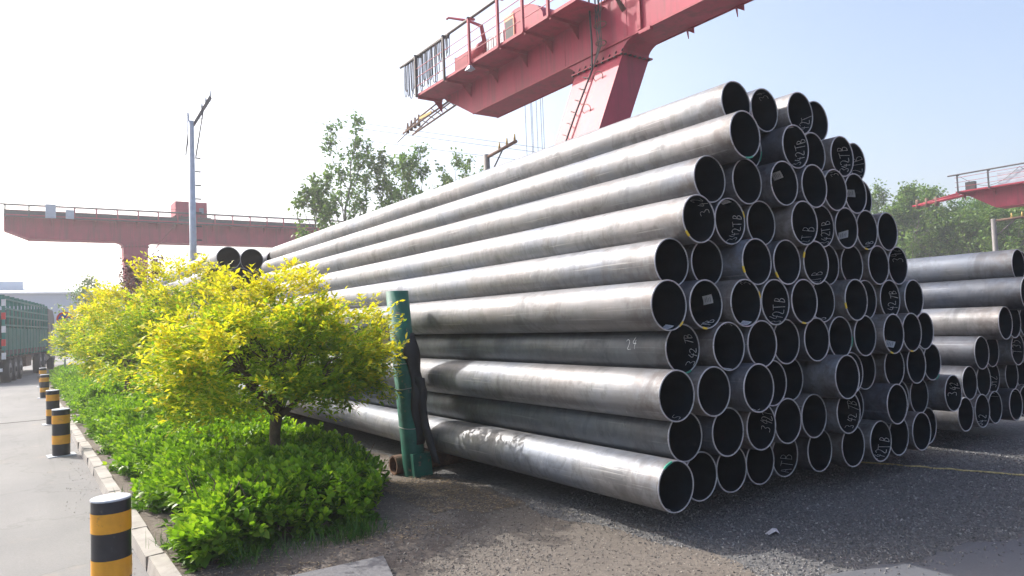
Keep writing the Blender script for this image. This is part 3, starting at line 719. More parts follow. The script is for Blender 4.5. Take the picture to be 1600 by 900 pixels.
# ------------------------------------------------------------------ golden trees
def golden_tree(loc, rad, zc, hz, nclump, nleaf, leafL, label, seed):
    rs = np.random.default_rng(seed); root = empty('golden_tree', loc); tag(root, label, 'tree', 'golden trees in the planting bed')
    # clumps in an uneven dome
    C = []
    while len(C) < nclump:
        v = rs.normal(size=3); v /= np.linalg.norm(v); rr = rs.random()**.28
        lump = 1+.13*math.sin(3*math.atan2(v[1], v[0])+seed)+.10*math.sin(5*math.atan2(v[1], v[0])+2*seed+3*v[2])
        p = np.array([v[0]*rad*rr*lump, v[1]*rad*rr*lump, v[2]*hz*rr*(lump if v[2] > 0 else 1)])
        if v[2] < 0: p[:2] *= 1.0+.10*v[2]
        if p[2] < -hz*(.12+.85*math.hypot(p[0], p[1])/rad): continue
        C.append(p)
    C = np.array(C)
    # a few long shoots at the top
    for q in range(9):
        a = rs.random()*6.28; C = np.vstack([C, [math.cos(a)*rad*.55*rs.random(), math.sin(a)*rad*.55*rs.random(), hz*(1.0+.17*rs.random())]])
    d0 = C/np.linalg.norm(C*np.array([1, 1, rad/hz]), axis=1)[:, None]
    per = nleaf//len(C); P = []; Dv = []; S = []; OUT = []
    for c, dd in zip(C, d0):
        h = np.array([c[0], c[1], 0]); h /= (np.linalg.norm(h)+1e-6)
        outer = np.linalg.norm(c*np.array([1/rad, 1/rad, 1/hz]))
        nt_ = 9
        for t_ in range(nt_):
            a = rs.normal(scale=.9); ca, sa = math.cos(a), math.sin(a)
            td = np.array([h[0]*ca-h[1]*sa, h[0]*sa+h[1]*ca, .15+.45*rs.normal()+.5*max(c[2]/hz, -.3)]); td /= np.linalg.norm(td)
            st = c-td*.08+rs.normal(scale=.07, size=3); m = max(3, per//nt_); Lt = .22+.16*rs.random()
            f = (np.arange(m)+rs.random(m))/m; pts = st+td*(f*Lt)[:, None]; pts[:, 2] -= .10*f*f*Lt
            sidev = np.cross(td, [0, 0, 1]); sidev /= np.linalg.norm(sidev)+1e-9
            sg = np.where(np.arange(m) % 2, 1, -1)[:, None]
            dv = td*.75+sidev*sg*(.8-.35*f)[:, None]+rs.normal(scale=.28, size=(m, 3)); dv[:, 2] += .05
            P.append(pts+rs.normal(scale=.012, size=(m, 3))); Dv.append(dv); S.append(leafL*(.6+.6*rs.random(m)))
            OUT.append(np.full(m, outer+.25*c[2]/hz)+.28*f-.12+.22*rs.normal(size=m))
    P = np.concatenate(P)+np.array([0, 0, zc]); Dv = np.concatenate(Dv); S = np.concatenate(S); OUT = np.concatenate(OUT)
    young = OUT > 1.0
    crown = empty('crown'); crown.parent = root
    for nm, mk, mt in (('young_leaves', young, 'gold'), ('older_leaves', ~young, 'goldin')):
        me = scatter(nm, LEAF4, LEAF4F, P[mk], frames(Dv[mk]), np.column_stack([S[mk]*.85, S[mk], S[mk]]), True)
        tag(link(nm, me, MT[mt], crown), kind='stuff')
    # trunk and limbs
    fork = Vector((.02, .0, zc-hz*.72)); tr = MB()
    tr.tube([(0, 0, 0), (.015, .01, fork.z*.35), (-.01, .015, fork.z*.7), fork], [.085, .07, .062, .07], 10)
    tr.build('trunk', MT['bark'], root)
    order = rs.permutation(len(C))
    for q in range(13):
        a = q*2.4+rs.random()*.5; el = .25+.75*rs.random(); end = Vector((math.cos(a)*rad*.66*(1.15-el*.6), math.sin(a)*rad*.66*(1.15-el*.6), zc+hz*(el*1.0-.35)))
        lm = MB(); mid = fork.lerp(end, .45)+Vector((rs.normal()*.06, rs.normal()*.06, -.05+.10*el)); m2 = fork.lerp(end, .75)+Vector((rs.normal()*.06, rs.normal()*.06, .02))
        lm.tube([fork-Vector((0, 0, .08)), mid, m2, end], [.042, .026, .016, .008], 7)
        near = sorted(C.tolist(), key=lambda c: (Vector(c)+Vector((0, 0, zc))-end).length)[:9]
        for c in near:
            ce = Vector(c)+Vector((0, 0, zc)); s_ = mid.lerp(m2, rs.random())
            lm.tube([s_, s_.lerp(ce, .5)+Vector((rs.normal()*.04, rs.normal()*.04, .03)), ce], [.011, .007, .003], 5)
        lm.build('limb', MT['bark'], root)
golden_tree((2.46, 8.4, .05), 1.30, 1.53, .79, 310, 48000, .079, 'round golden-leaved tree closest to the green post', 3)
golden_tree((2.45, 14.0, .05), 1.38, 1.80, 1.15, 280, 30000, .088, 'round golden-leaved tree second from the green post', 5)
golden_tree((2.25, 20.0, .05), 1.25, 1.70, 1.15, 230, 20000, .10, 'round golden-leaved tree third from the green post', 8)
golden_tree((2.3, 30.5, .05), 1.35, 1.85, .95, 200, 16000, .115, 'round golden-leaved tree farthest from the green post, behind the round sign', 13)

# ------------------------------------------------------------------ taller trees
def tall_tree(name, loc, hgt, spread, nbranch, nleaf, leafL, mat, label, group, seed, first=.25, clump=.5, rise=.85):
    rs = np.random.default_rng(seed); root = empty(name, loc); tag(root, label, 'tree', group)
    tr = MB(); pts = [Vector((.25*math.sin(k*1.3+seed)*k/6, .25*math.cos(k*1.7+seed)*k/6, hgt*.94*k/8)) for k in range(9)]
    tr.tube(pts, [hgt*.016*(1-.92*k/8)+.012 for k in range(9)], 8); tr.build('trunk', MT['bark2'], root)
    P = []; Dv = []
    br = MB(); tips = []
    for b in range(nbranch):
        t = first+(1-first)*(b+.5)/nbranch; k = t*8; i = min(int(k), 7); s = pts[i].lerp(pts[i+1], k-i)
        a = b*2.4+rs.normal()*.3; ln = spread*(1.15-t*.75)*(.7+.6*rs.random())
        e = s+Vector((math.cos(a)*ln, math.sin(a)*ln, ln*(rise+.9*rs.random())+.3)); mid = s.lerp(e, .5)+Vector((math.cos(a)*ln*.12, math.sin(a)*ln*.12, -ln*.08))
        br.tube([s, mid, e], [hgt*.0055*(1.2-t), hgt*.003*(1.2-t)+.01, .008], 5)
        for q in range(4):
            f = .35+.65*rs.random(); c0 = s.lerp(mid, f*2) if f < .5 else mid.lerp(e, f*2-1)
            e2 = c0+Vector((rs.normal()*.5, rs.normal()*.5, .35+.5*rs.random()))*ln*.42
            br.tube([c0, e2], [.02, .006], 4); tips.append((c0, e2))
        tips.append((mid, e)); tips.append((mid.lerp(e, .5), e+Vector((0, 0, .25))))
    tips.append((pts[7], pts[8]+Vector((0, 0, hgt*.06))))
    per = nleaf//len(tips)
    for c0, e2 in tips:
        f = rs.random(per)**.7; L = (e2-c0).length
        p = np.array(c0)[None]*(1-f)[:, None]+np.array(e2)[None]*f[:, None]+rs.normal(scale=clump*.28, size=(per, 3))*np.array([1, 1, .85])
        P.append(p); d = rs.normal(size=(per, 3)); d[:, 2] -= .25; Dv.append(d)
    P = np.concatenate(P); Dv = np.concatenate(Dv)
    br.build('limbs', MT['bark2'], root)
    me = scatter('crown', LEAFQ, LEAFQF, P, frames(Dv), leafL*(.6+.7*rs.random(len(P))), False)
    tag(link('crown', me, MT[mat], root), kind='stuff')
pl = [(15.6, 43, 10.8, 2.2, 15, 2500), (18.3, 45, 14.1, 2.5, 17, 3000), (20.8, 44, 12.8, 2.4, 16, 3000), (23.6, 46, 13.8, 2.4, 17, 2700), (26.4, 45, 12.9, 2.2, 16, 2000), (29.2, 46, 13.0, 2.0, 15, 1600)]
for i, (x, y, h, sp, nb, nl_) in enumerate(pl):
    tall_tree('poplar_tree', (x, y, 0), h, sp, nb, nl_, .27, 'poplar' if i % 2 else 'poplar2',
      f'sparse poplar with upright shoots behind the tall pile, {ORD[i]} from the golden trees', 'poplars behind the tall pile', 2+i*2, .38, .6, 1.5)
tl = [(82, 46.0, 12.2), (86, 42.8, 14.4), (84, 39.2, 13.6), (90, 36.5, 12.0), (86, 33, 10.6), (84, 30, 10.6), (88, 27, 10.2), (92, 44, 11.8), (95, 38, 11.4)]
for i, (x, y, h) in enumerate(tl):
    tall_tree('roadside_tree', (x, y, 0), h, 4.4, 24, 9000, .36, 'poplar2' if i % 3 else 'poplar',
      f'leafy green tree beyond the lower pile, {ORD[i]} along the tree row from the tall pile' if i < 7 else f'leafy green tree in the back row beyond the lower pile, {"left" if i == 7 else "right"} one', 'trees beyond the lower pile', 20+i, .12, 1.25)
# purple-leaved plum behind the golden trees, pale shrub by the shed
tall_tree('plum_tree', (3.4, 25.5, 0), 4.1, .75, 12, 1400, .12, 'plum', 'small purple-leaved plum tree rising behind the golden trees', None, 41, .35, .35)
tall_tree('plum_tree', (3.9, 34.0, 0), 4.5, .85, 12, 1400, .13, 'plum', 'purple-leaved plum tree behind the farthest golden tree', None, 43, .35, .35)
tall_tree('willow_tree', (5.6, 74, 0), 5.9, 2.0, 16, 3000, .24, 'poplar2', 'pale green round tree in front of the long grey shed', None, 45, .15, .9)

# ------------------------------------------------------------------ gantry cranes
def crane(label, loc, rz, z, L, W, taper, end_h, h, legs, walk, posts, rail, extras, S=1.0, lean=0.0):
    """local x runs along the girder from its free end, -y is the walkway side; z = bottom, h = web height"""
    root = empty('gantry_crane', loc, rz); tag(root, label, 'crane', 'red gantry cranes of the yard')
    zt = z+h
    gd = MB(); gd.prism([(0, 0, zt-end_h), (taper, 0, z), (L, 0, z), (L, 0, zt), (0, 0, zt)], (0, W, 0)); gd.build('girder', MT['red'], root)
    fl = MB(); fl.box((taper+.02, -.05, z-.03), (L, -.003, z+.03)); fl.box((taper+.02, W+.003, z-.03), (L, W+.05, z+.03)); fl.box((0, -.06, zt+.003), (L, W+.06, zt+.04))
    fl.build('flange', MT['redin'], root)
    rb = MB(); x = taper+1.2
    rl = MB().box((0, W*.5-.05, zt+.043), (L, W*.5+.05, zt+.16)); rl.build('crane_rail', MT['dark'], root)
    for q in range(1, int(L/3.2)):
        xx = taper+q*3.2
        if xx < L-.5: MB().box((xx-.012, -.012, z+.032), (xx+.012, -.002, zt-.003)).build('weld_seam', MT['red'], root)
    # walkway
    wz = zt-.22; x0, x1 = walk; ww = 1.27*S
    wk = MB().box((x0, -ww, wz), (x1, -.004, wz+.05)); wk.build('walkway', MT['red'], root)
    MB().box((x0, -ww-.03, wz-.03), (x1, -ww-.002, wz+.085)).build('kick_plate', MT['redin'], root)
    for px in posts:
        MB().box((px-.05, -ww, wz-.12), (px+.05, -.003, wz-.003)).prism([(px-.012, -.003, wz-.121), (px-.012, -.45, wz-.121), (px-.012, -.003, wz-.62)], (.024, 0, 0)).build('bracket', MT['redin'], root)
        MB().box((px-.05, -ww-.13, wz-.06), (px+.05, -ww-.032, rail[0]-.02)).box((px-.05, -ww-.13, rail[0]-.09), (px+.05, -ww+.22, rail[0]-.021)).build('rail_post', MT['dark'] if px < 3 else MT['redin'], root)
    MB().tube([(rail[1], -ww+.1, rail[0]+.03), (rail[2], -ww+.1, rail[0]+.03)], .065, 8).build('festoon_rail', MT['dark'], root)
    for hh in (.42, .82, 1.22):
        MB().tube([(x0, -ww-.08, wz+hh*S), (x1, -ww-.08, wz+hh*S)], .017, 5).build('handrail', MT['redin'] if S > .9 else MT['dark'], root)
    # legs
    for lx0, lx1, dx in legs:
        zf = z-.45
        lg = MB(); k = lean*zf
        lg.hexa([(lx0+dx, -k, 0), (lx1-dx, -k, 0), (lx1-dx, W*.8-k, 0), (lx0+dx, W*.8-k, 0)], [(lx0, 0, zf), (lx1, 0, zf), (lx1, W, zf), (lx0, W, zf)])
        lg.build('leg', MT['red'], root)
        hd = MB(); pr = []
        for t in np.linspace(0, 1, 7): pr.append((lx0-.75*(1-math.sin(t*math.pi/2)), z-.003-.75*(1-math.cos(t*math.pi/2))*.53))
        prof = [(x_, 0, zz) for x_, zz in pr]+[(lx0+.001, 0, zf+.053), (lx1-.001, 0, zf+.053)]+[(2*(lx0+lx1)/2-x_, 0, zz) for x_, zz in pr[::-1]]
        prof = [(lx0-.75, .002, z-.003)]+[(lx0-.75+.75*math.sin(t), .002, z-.003-.40*(1-math.cos(t))) for t in np.linspace(.2, math.pi/2, 6)]+[(lx0, .002, zf+.053), (lx1, .002, zf+.053)]+[(lx1+.75-.75*math.sin(t), .002, z-.003-.40*(1-math.cos(t))) for t in np.linspace(math.pi/2, .2, 6)]+[(lx1+.75, .002, z-.003)]
        hd.prism(prof, (0, W-.004, 0)); hd.build('leg_head', MT['red'], root)
        f2 = MB().box((lx0-.1, -.1, zf+.001), (lx1+.1, W+.1, zf+.05)); fo = f2.build('leg_flange', MT['redin'], root)
        bl = MB()
        for q in range(9):
            xx = lx0-.02+(lx1-lx0+.04)*q/8; bl.box((xx-.025, -.12, zf-.05), (xx+.025, -.05, zf)); bl.prism([(xx-.01, -.001, zf+.051), (xx-.01, -.09, zf+.051), (xx-.01, -.001, zf+.2)], (.02, 0, 0))
        for q in range(6):
            yy = .05+(W-.1)*q/5; bl.box((lx1+.03, yy-.025, zf-.05), (lx1+.12, yy+.025, zf))
        tag(bl.build('bolts', MT['dark'], fo), kind='stuff')
    extras(root, z, zt, W, ww, wz)
    return root

def ex_near(root, z, zt, W, ww, wz):
    fx = 28.8  # distances below are measured from the free end
    # trolley with its round-roofed winch house
    y0, y1 = .05, W-.05
    hs = MB(); prof = [(5.3, y0, zt+.3), (5.3, y0, zt+1.62)]
    for t in np.linspace(0, math.pi/2, 9): prof.append((6.0+1.9*math.sin(t), y0, zt+.8+1.02*math.cos(t)))
    prof += [(7.9, y0, zt+.3)]
    ho = hs.prism(prof, (0, y1-y0+.7, 0)).build('winch_house', MT['red'], root)
    MB().box((5.42, y0-.04, zt+.31), (5.98, y0-.003, zt+1.5)).build('doorway', MT['black'], ho)
    MB().box((5.32, y0-.03, zt+1.51), (6.0, y0-.004, zt+1.72)).box((5.99, y0-.05, zt+.31), (6.04, y0-.004, zt+1.5)).build('sunlit_edge', MT['orange'], ho)  # orange strips paint the sunlight on the house edge by the doorway
    pn = MB()
    for q in range(7): pn.box((3.95+q*.19, y0-.02, zt+.34), (4.08+q*.19, y0+.08, zt+1.3))
    pn.box((3.9, y0+.081, zt+.3), (5.28, y0+.5, zt+1.4)); pn.build('ribbed_panel', MT['ribbed'], ho)
    tb = MB().box((1.8, y0, zt+.17), (8.2, y1, zt+.295)); tb.build('trolley_frame', MT['redin'], root)
    for xx in (2.2, 3.6, 6.6, 7.8):
        MB().tube([(xx, W+.02, zt+.2), (xx, W+.2, zt+.2)], .15, 16).build('trolley_wheel', MT['dark'], root)
    mc = MB().box((1.5, -.1, zt+.3), (2.6, .5, zt+1.25)).box((2.61, .0, zt+.3), (3.7, .45, zt+.95)); mc.tube([(2.7, .15, zt+1.1), (3.75, .15, zt+1.1)], .3, 16)
    mc.build('winch', MT['redin'], root)
    MB().box((1.36, -.03, zt+.3), (1.46, .5, zt+1.35)).build('machinery_panel', MT['dark'], root); MB().box((2.56, -.02, zt+.31), (3.6, -.003, zt+.5)).build('machinery_panel', MT['dark'], root)
    MB().tube([(2.45, -ww+.25, wz+2.75), (2.55, -ww+.3, wz+2.8), (3.4, -.5, wz+2.45), (3.8, -.1, wz+2.15), (3.8, .1, wz+1.2)], [.05, .05, .06, .09, .11], 8).build('festoon_arm', MT['redin'], root)
    for q in range(26):
        xx = -1.35+q*.165+.04*math.sin(q*3); zb = wz+.35+.22*math.sin(q*1.7)+(.0 if q < 20 else .8); zr = 14.42; wd = .10+.03*math.sin(q*2.3)
        pts = [(xx-wd, -ww+.1, zr)]+[(xx+wd*math.cos(t)*1.0*-1, -ww+.1+.03*math.sin(q*5), zb+.2*(1-math.sin(t))) for t in np.linspace(0, math.pi, 7)]+[(xx+wd, -ww+.1, zr)]
        MB().tube(pts, .020, 5).build('cable_loop', MT['dark'], root)
        MB().box((xx-.08, -ww+.03, zr-.06), (xx+.08, -ww+.17, zr+.0)).build('cable_carrier', MT['dark'], root)
    # collector arm at the free end
    ca = MB()
    a = Vector((.9, .3, zt-.25)); b = Vector((-4.2, .25, zt-.45))
    for dy in (0, .55):
        ca.tube([(.9, .1+dy, zt-.35), (-4.3, .1+dy, zt-.75)], .05, 6); ca.tube([(.9, .1+dy, zt-.02), (-2.3, .1+dy, zt-.35), (-4.0, .1+dy, zt-.68)], .04, 6)
    for q in range(7): ca.tube([(.4-q*.65, .1, zt-.39-q*.05), (.1-q*.65, .1, zt-.1-q*.09), (.1-q*.65, .65, zt-.4-q*.05)], .025, 5)
    ca.build('collector_arm', MT['rustp'], root)
    for q in range(4):
        MB().tube([(-2.9-q*.42, .3, zt-.66-q*.03), (-2.9-q*.42, .3, zt-.1-q*.04)], [.09, .05], 8).build('insulator', MT['rustp'], root)
    MB().box((-2.4, .05, zt-.52), (-1.2, .12, zt-.4)).build('yellow_bar', MT['yellowst'], root)
    MB().tube([(-4.2, .3, zt-.72), (-5.4, .3, zt-.95)], .025, 5).build('wiper_rod', MT['dark'], root)
    # work lamp under the walkway, brackets under the girder
    MB().hexa([(4.65, -ww-.28, wz-.32), (5.0, -ww-.28, wz-.32), (5.0, -ww+.02, wz-.32), (4.65, -ww+.02, wz-.32)], [(4.76, -ww-.18, wz-.14), (4.9, -ww-.18, wz-.14), (4.9, -ww-.08, wz-.14), (4.76, -ww-.08, wz-.14)]).build('work_lamp', MT['galv'], root)
    for xx in (13.8, 15.7, 18.2): MB().prism([(xx, W+.06, z-.03), (xx, W-.02, z-.032), (xx, W+.06, z-.3)], (.03, 0, 0)).prism([(xx, W+.0, z-.032), (xx+.28, W+.0, z-.032), (xx+.28, W+.0, z-.22)], (0, .04, 0)).build('rope_guide', MT['redin'], root)
    MB().box((12.9, -.09, z+.03), (13.05, -.003, zt-.02)).box((13.0, -.14, z-.15), (13.5, -.003, z-.035)).build('web_rib', MT['redin'], root)
    # cables, conduit with rungs down the leg
    lnk = lambda zz: -.43*(z-.45-zz)
    cd = MB().tube([(10.9, -.35, zt+1.5), (10.95, -.3, z+.2), (10.75, -.16, z-.6), (10.6, lnk(9)-.12, 9), (10.35, lnk(5)-.12, 5), (10.3, lnk(1)-.1, 1)], .035, 6); cd.build('conduit', MT['dark'], root)
    for q in range(14):
        zz = 10.2-q*.42; xx = 10.68-.06*q*.42
        MB().tube([(xx-.22, lnk(zz)-.004, zz+.09), (xx-.22, lnk(zz)-.14, zz+.11), (xx+.02, lnk(zz)-.14, zz)], .018, 5).build('rung', MT['dark'], root)
    for zz, rr in ((10.1, .22), (8.95, .2), (7.0, .2)):
        MB().tube([(11.2+.1*(zz-10)+rr*math.cos(t), lnk(zz)-.08-.05*math.sin(t), zz+rr*.75*math.sin(t)) for t in np.linspace(0, 6.28, 18, endpoint=False)], .014, 5, closed=True).build('cable_hoop', MT['rustp'], root)
    for q in range(6):
        MB().tube([(11.1+q*.17, -.5+.05*q, zt+1.6), (11.3+.14*math.sin(q*2.1), -.3, z+.9), (11.25+.1*math.sin(q), -.2, z+.1), (10.8, -.16, z-.55)], .016, 5).build('slack_cable', MT['dark'], root)
    for zz, rr in ((z+.75, .28), (z+.12, .22)):
        MB().tube([(11.35+rr*math.cos(t), -.25-.12*math.sin(t), zz+.05*math.sin(t)) for t in np.linspace(0, 6.28, 18, endpoint=False)], .02, 5, closed=True).build('cable_hoop', MT['rustp'], root)
    MB().tube([(11.6, -1.0, zt+1.3), (12.1, -.5, zt+.2), (12.45, -.2, z+.85)], [.03, .03, .09], 7).build('drop_lead', MT['rustp'], root)
    for k, (xx, yy) in enumerate(((4.7, .5), (4.85, .75), (5.1, .5), (5.2, .72), (5.35, .95), (5.65, .6))):
        MB().tube([(xx, yy+.9, zt), (xx, yy+.9, 1.2)], .010, 5).build('hoist_rope', MT['dark'], root)
crane('large red gantry crane with cable festoons towering behind the tall pile', (16.5, 28.75, 0), R(-90), 11.1, 42, 1.22, 2.75, .1, 1.6,
      [(9.65, 12.1, .25), (32, 34.4, .25)], (-.1, 11.35), (.05, 2.65, 4.75, 6.85, 8.45, 9.95), (14.4, -1.85, 13), ex_near, 1.0, .43)

def ex_left(root, z, zt, W, ww, wz):
    cb = MB().box((13.0, -.6, zt+.35), (15.75, 1.8, zt+1.85)).build('winch_house', MT['red'], root)
    MB().box((15.05, -.63, zt+.75), (15.45, -.603, zt+1.3)).build('window', MT['glass'], cb)
    MB().box((14.25, -.62, zt+.36), (14.42, -.603, zt+1.82)).build('doorway', MT['black'], cb)
    MB().box((12.7, -1.1, zt-.1), (16.0, -.61, zt+.34)).build('trolley_frame', MT['dark'], root)
    for q in range(6): MB().tube([(12.9+q*.55, -1.0, zt-.4), (12.9+q*.55, -1.0, zt+.45)], .05, 5).build('trolley_strut', MT['dark'], root)
    MB().box((2.85, -ww-.32, wz-.15), (3.6, -ww-.14, wz+1.0)).build('switch_cabinet', MT['cabinet'], root)
    MB().box((4.3, -ww-.3, wz-.15), (4.9, -ww-.14, wz+.6)).build('switch_cabinet', MT['cabinet'], root)
    MB().box((.02, -ww-.02, wz-.12), (26, -ww+.1, wz+.45)).build('cable_tray', MT['dark'], root)
    MB().tube([(11.4, -.05, z-.5), (12.9, -.05, zt-.5)], .05, 6).build('leg_brace', MT['redin'], root)
crane('hazy red gantry crane beyond the golden trees, with a grey light pole before it', (-.83, 72, 0), 0, 10.45, 52, 1.5, 1.65, 1.3, 2.0,
      [(8.75, 10.75, .35), (36, 38, .35)], (0, 52), tuple(.1+1.62*i for i in range(22)), (13.1, -.5, 40), ex_left, .95, 0)

def ex_right(root, z, zt, W, ww, wz):
    MB().box((3.0, -ww+.05, wz+.06), (4.9, -ww+.6, wz+1.1)).build('switch_cabinet', MT['cabinet'], root)
    MB().box((.6, -ww+.1, wz+.06), (1.3, -ww+.5, wz+.75)).build('control_box', MT['dark'], root)
    MB().box((7.5, -ww+.2, wz+.06), (8.2, -ww+.6, wz+.55)).build('control_box', MT['cabinet'], root)
    ca = MB()
    for dy in (0, .55): ca.tube([(.9, .1+dy, zt-.25), (-4.3, .1+dy, zt-.65)], .07, 6); ca.tube([(.9, .1+dy, zt+.1), (-2.3, .1+dy, zt-.35), (-4.0, .1+dy, zt-.6)], .06, 6)
    ca.build('collector_arm', MT['redin'], root)
    for q in range(3): MB().tube([(-2.3-q*.8, .2, zt-.9), (-2.3-q*.8, .2, zt-.1)], [.2, .16], 8).build('insulator', MT['rustp'], root)
    for q in range(3):
        pts = [(.3+q*4.3+4.3*t, -ww-.05, 12.55-1.1*math.sin(math.pi*t)) for t in np.linspace(0, 1, 9)]
        MB().tube(pts, .02, 5).build('sagging_cable', MT['dark'], root)
crane('red gantry crane girder seen over the trees beyond the lower pile', (66, 26.8, 0), R(-90), 9.75, 40, 1.6, 2.3, .25, 1.75,
      [(14, 16.4, .3)], (-.1, 39), (.1, 2.4, 5.0, 7.6, 10.2), (12.75, -.7, 30), ex_right, 1.0, .0)

# ------------------------------------------------------------------ poles and wires
def light_pole():
    o = empty('utility_pole', (7.65, 40, 0)); tag(o, 'tall grey steel pole with slanted bracket and step irons', 'pole')
    MB().tube([(0, 0, 0), (-.02, 0, 13.2)], [.19, .155], 14).build('shaft', MT['galv'], o)
    MB().tube([(-.12, 0, 11.6), (-.17, 0, 13.6)], .07, 8).build('side_tube', MT['galv'], o)
    MB().prism([(-.02, -.09, 12.9), (.14, -.09, 12.9), (1.05, -.09, 14.55), (.92, -.09, 14.7)], (0, .18, 0)).build('bracket', MT['dark'], o)
    MB().tube([(.62, 0, 13.9), (.2, 0, 11.3)], .035, 6).tube([(-.1, 0, 13.2), (-.3, -.05, 11.3)], .03, 6).build('stay', MT['dark'], o)
    for q, x in enumerate((.55, .75, .98)): MB().tube([(x, 0, 13.95+q*.3), (x, 0, 14.3+q*.36)], [.06, .03], 7).build('insulator', MT['galv'], o)
    for q in range(9):
        z = 5.4+q*.73; MB().tube([(.16, 0, z), (.42, 0, z), (.42, .12, z+.02)], .04, 5).build('step_iron', MT['dark'], o)
    MB().box((-.55, -.15, 5.0), (-.25, .15, 5.6)).build('lamp_box', MT['dark'], o)
light_pole()
def arm_pole(loc, h, arm, label):
    o = empty('crossarm_pole', loc); tag(o, label, 'pole')
    MB().tube([(0, 0, 0), (0, 0, h)], [.22, .17], 12).build('shaft', MT['hub'], o)
    a = Vector(arm); e = Vector((0, 0, h-.15))+a
    MB().tube([(0, 0, h-.15)-a*.06 if False else Vector((0, 0, h-.15))-a*.06, e], .09, 6).build('crossarm', MT['rustp'], o)
    MB().tube([Vector((0, 0, h-1.4)), Vector((0, 0, h-.2))+a*.55], .045, 6).build('brace', MT['dark'], o)
    for q in range(3): p = Vector((0, 0, h-.1))+a*(.45+.25*q); MB().tube([p, p+Vector((0, 0, .35))], [.07, .04], 7).build('insulator', MT['yellowst'], o)
arm_pole((20, 30.4, 0), 10.6, (.25, -2.35, .35), 'concrete cross-arm pole showing just over the top of the tall pile')
arm_pole((60, 22.5, 0), 8.2, (.2, -2.6, .05), 'grey cross-arm pole in front of the trees beyond the lower pile')
wires = [((-30, 80, 27.9), (17, 80, 26.2), (100, 80, 26.9)), ((-30, 80, 27.2), (17, 80, 25.5), (100, 80, 26.2)), ((-30, 82, 26.6), (17, 82, 24.7), (100, 82, 25.2))]
for i, (a, b, c) in enumerate(wires):
    A, B, C = map(Vector, (a, b, c)); pts = []
    for t in np.linspace(0, 1, 25): pts.append(A*(1-t)**2+B*2*t*(1-t)+C*t*t)
    tag(MB().tube(pts, .034, 4).build('power_line', MT['dark']), ('highest thin power line across the pale sky', 'middle thin power line across the pale sky', 'lowest thin power line across the pale sky')[i], 'power line', 'power lines across the sky')

# ------------------------------------------------------------------ round no-stopping sign
sg = empty('road_sign', (1.72, 36.5, 0), R(8)); tag(sg, 'round red and blue no-stopping sign beyond the hedge', 'sign')
MB().tube([(0, .03, 0), (0, .03, 3.0)], .035, 8).build('pole', MT['galv'], sg)
def disc(r, y, n=32): 
    mb = MB(); return mb.prism([(r*math.cos(2*math.pi*k/n), y, 2.78+r*math.sin(2*math.pi*k/n)) for k in range(n)], (0, .012, 0))
disc(.32, -.02).build('red_ring', MT['sred'], sg); disc(.245, -.035).build('blue_face', MT['sblue'], sg)
for s in (1, -1):
    MB().add([(.2*math.cos(R(a))*1, -.039, 2.78+.2*math.sin(R(a))*1) for a in (45*s-8, 45*s+8, 45*s+172, 45*s+188)], [(0, 1, 2, 3)]).prism([(.2*math.cos(R(a)), -.046, 2.78+.2*math.sin(R(a))) for a in (45*s-8, 45*s+8, 45*s+172, 45*s+188)], (0, .008, 0)).build('diagonal_bar', MT['sred'], sg)

# ------------------------------------------------------------------ truck
tk = empty('stake_truck', (-.42, 39.2, .004), math.atan2(17.6, 2.75)); tag(tk, 'long green stake-sided cargo truck parked along the road', 'truck')
# local x = forward, right side at y = 0, truck body to +y
TL = 13.0; WD = 2.6
MB().box((0, .05, 1.28), (TL, WD-.05, 1.52)).build('bed', MT['tdark'], tk)
MB().box((.1, .35, .95), (TL-.3, .6, 1.277)).box((.1, WD-.6, .95), (TL-.3, WD-.35, 1.277)).build('chassis_rail', MT['tdark'], tk)
for q in range(14):
    x = .08+q*(TL-.2)/13; MB().box((x-.05, .02, 1.2), (x+.05, .12, 3.95)).build('stake', MT['tgreen'], tk)
    if q < 13:
        xa = x+.06; xb = .08+(q+1)*(TL-.2)/13-.06; pm = MB(); nr = 5
        for s in range(nr): a = xa+(xb-xa)*s/nr; b = xa+(xb-xa)*(s+.62)/nr; pm.box((a, .04, 1.5), (b, .09, 2.52))
        pm.box((xa, .091, 1.5), (xb, .12, 2.52)); pm.build('side_panel', MT['tgreen'], tk)
for z in (2.6, 3.0, 3.36, 3.78): MB().box((.02, .0, z), (TL, .05 if z != 3.0 else .06, z+.075)).build('rail', MT['tgreen'], tk)
for z in (2.6, 3.2, 3.78): MB().box((.02, WD-.06, z), (TL, WD, z+.08)).build('rail', MT['tgreen'], tk)
for q in range(14): x = .08+q*(TL-.2)/13; MB().box((x-.05, WD-.12, 1.53), (x+.05, WD-.062, 3.95)).build('stake', MT['tgreen'], tk)
for q in range(11): MB().box((TL*q/11+.2, .06, 3.96), (TL*q/11+.28, WD-.06, 4.02)).build('roof_bow', MT['tgreen'], tk)
ld = MB()
for r_ in range(3):
    for q in range(4): ld.tube([(.6, .45+q*.55, 1.8+r_*.52), (TL-.6, .45+q*.55, 1.8+r_*.52)], .25, 12)
ld.build('cargo_pipes', MT['dark'], tk)
MB().box((-.06, .0, 1.5), (-.01, .12, 3.9)).build('rear_post', MT['tgreen'], tk)
for q in range(5): MB().box((-.066, -.01, 1.1+q*.6), (-.062, .13, 1.4+q*.6)).box((-.06, -.012, 1.1+q*.6), (.1, -.008, 1.4+q*.6)).build('reflector', MT['sred'] if q % 2 else MT['white'], tk)
MB().box((-.08, .1, .55), (0, WD-.1, .7)).build('bumper', MT['white'], tk)
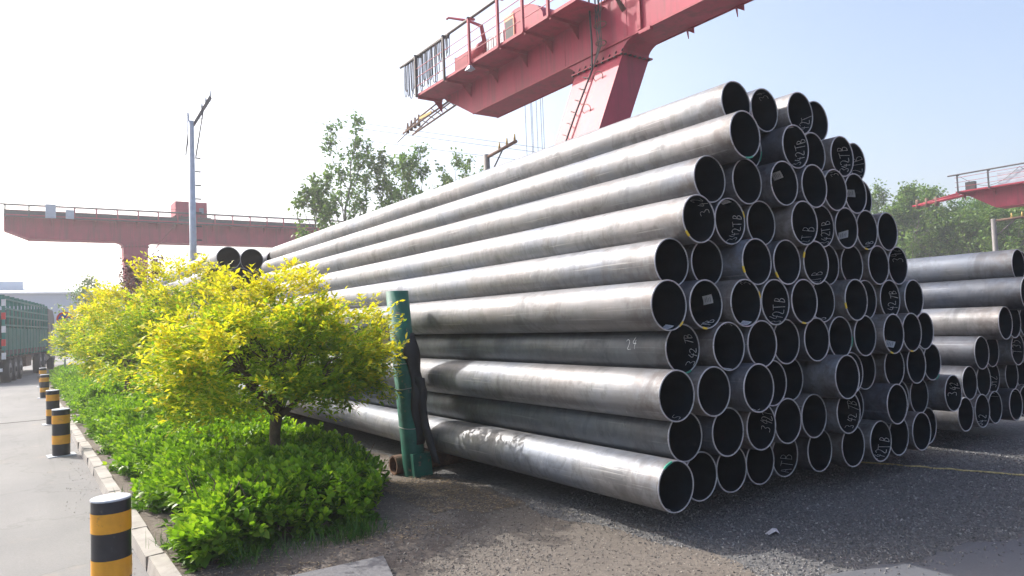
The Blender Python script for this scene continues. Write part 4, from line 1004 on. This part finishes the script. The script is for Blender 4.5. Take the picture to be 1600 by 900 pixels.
def wheel(x, y):
    o = MB().tube([(x, y, .55), (x, y+.32, .55)], .55, 24).build('wheel', MT['tyre'], tk)
    MB().tube([(x, y-.012, .55), (x, y+.02, .55)], [.34, .36], 20).build('rim', MT['hub'], o); MB().tube([(x, y-.07, .55), (x, y-.012, .55)], [.1, .14], 12).build('hub', MT['tdark'], o)
for x in (1.6, 2.95, 4.3, 10.6, 12.1):
    wheel(x, .08); wheel(x, WD-.4)
for x in (1.6, 2.95, 4.3): MB().box((x-.5, .06, 1.12), (x+.5, .42, 1.17)).build('mudguard', MT['tdark'], tk)
MB().box((6.0, .1, .55), (7.6, .5, 1.1)).build('spare_rack', MT['rustp'], tk)
MB().tube([(13.6, .5, .85), (14.9, .5, .85)], .33, 16).build('fuel_tank', MT['tgrey'], tk)
cbm = MB().prism([(13.5, .05, 1.0), (16.4, .05, .6), (16.5, .05, 1.9), (16.1, .05, 3.3), (15.4, .05, 3.75), (13.5, .05, 3.8)], (0, WD-.1, 0)).build('cab', MT['tcab'], tk)
MB().box((15.0, .03, 2.0), (16.0, .047, 2.9)).build('window', MT['glass'], cbm)
wheel(15.8, .08); wheel(15.8, WD-.4)

# ------------------------------------------------------------------ long shed
bd = empty('long_shed', (0, 130, 0)); tag(bd, 'long pale blue-grey industrial shed at the end of the road', 'building')
MB().box((-70, 0, 0), (60, 40, 8.85)).build('wall', MT['wall'], bd)
rf = MB().hexa([(-70.5, -.5, 8.853), (60.5, -.5, 8.853), (60.5, 40.5, 8.853), (-70.5, 40.5, 8.853)], [(-70.5, -.5, 9.1), (60.5, -.5, 9.1), (60.5, 18, 10.9), (-70.5, 18, 10.9)]).build('roof', MT['roofw'], bd)
MB().box((-70, 8, 9.2), (.9, 16, 11.3)).build('roof_monitor', MT['wall'], rf)
for q in range(20):
    x = -60+q*6; wi = MB().box((x, -.06, 2.6), (x+4.6, -.003, 5.6)).build('window', MT['roofw'], bd)
    for s in range(4): MB().box((x+.1+s*1.13, -.09, 2.7), (x+1.1+s*1.13, -.063, 5.5)).build('pane', MT['glass'], wi)

# ------------------------------------------------------------------ haze
hz = MB().box((-GX-5, -85, -1), (GX+5, 705, 45)).mesh('haze')
hm = bpy.data.materials.new('haze'); hm.use_nodes = True; hn = hm.node_tree; hn.nodes.clear()
ho = hn.nodes.new('ShaderNodeOutputMaterial'); pv = hn.nodes.new('ShaderNodeVolumePrincipled')
pv.inputs['Color'].default_value = (.93, .95, 1, 1); pv.inputs['Density'].default_value = .0014; pv.inputs['Anisotropy'].default_value = .4
hn.links.new(pv.outputs[0], ho.inputs['Volume'])
hz.materials.append(hm); tag(link('haze', hz), kind='stuff')
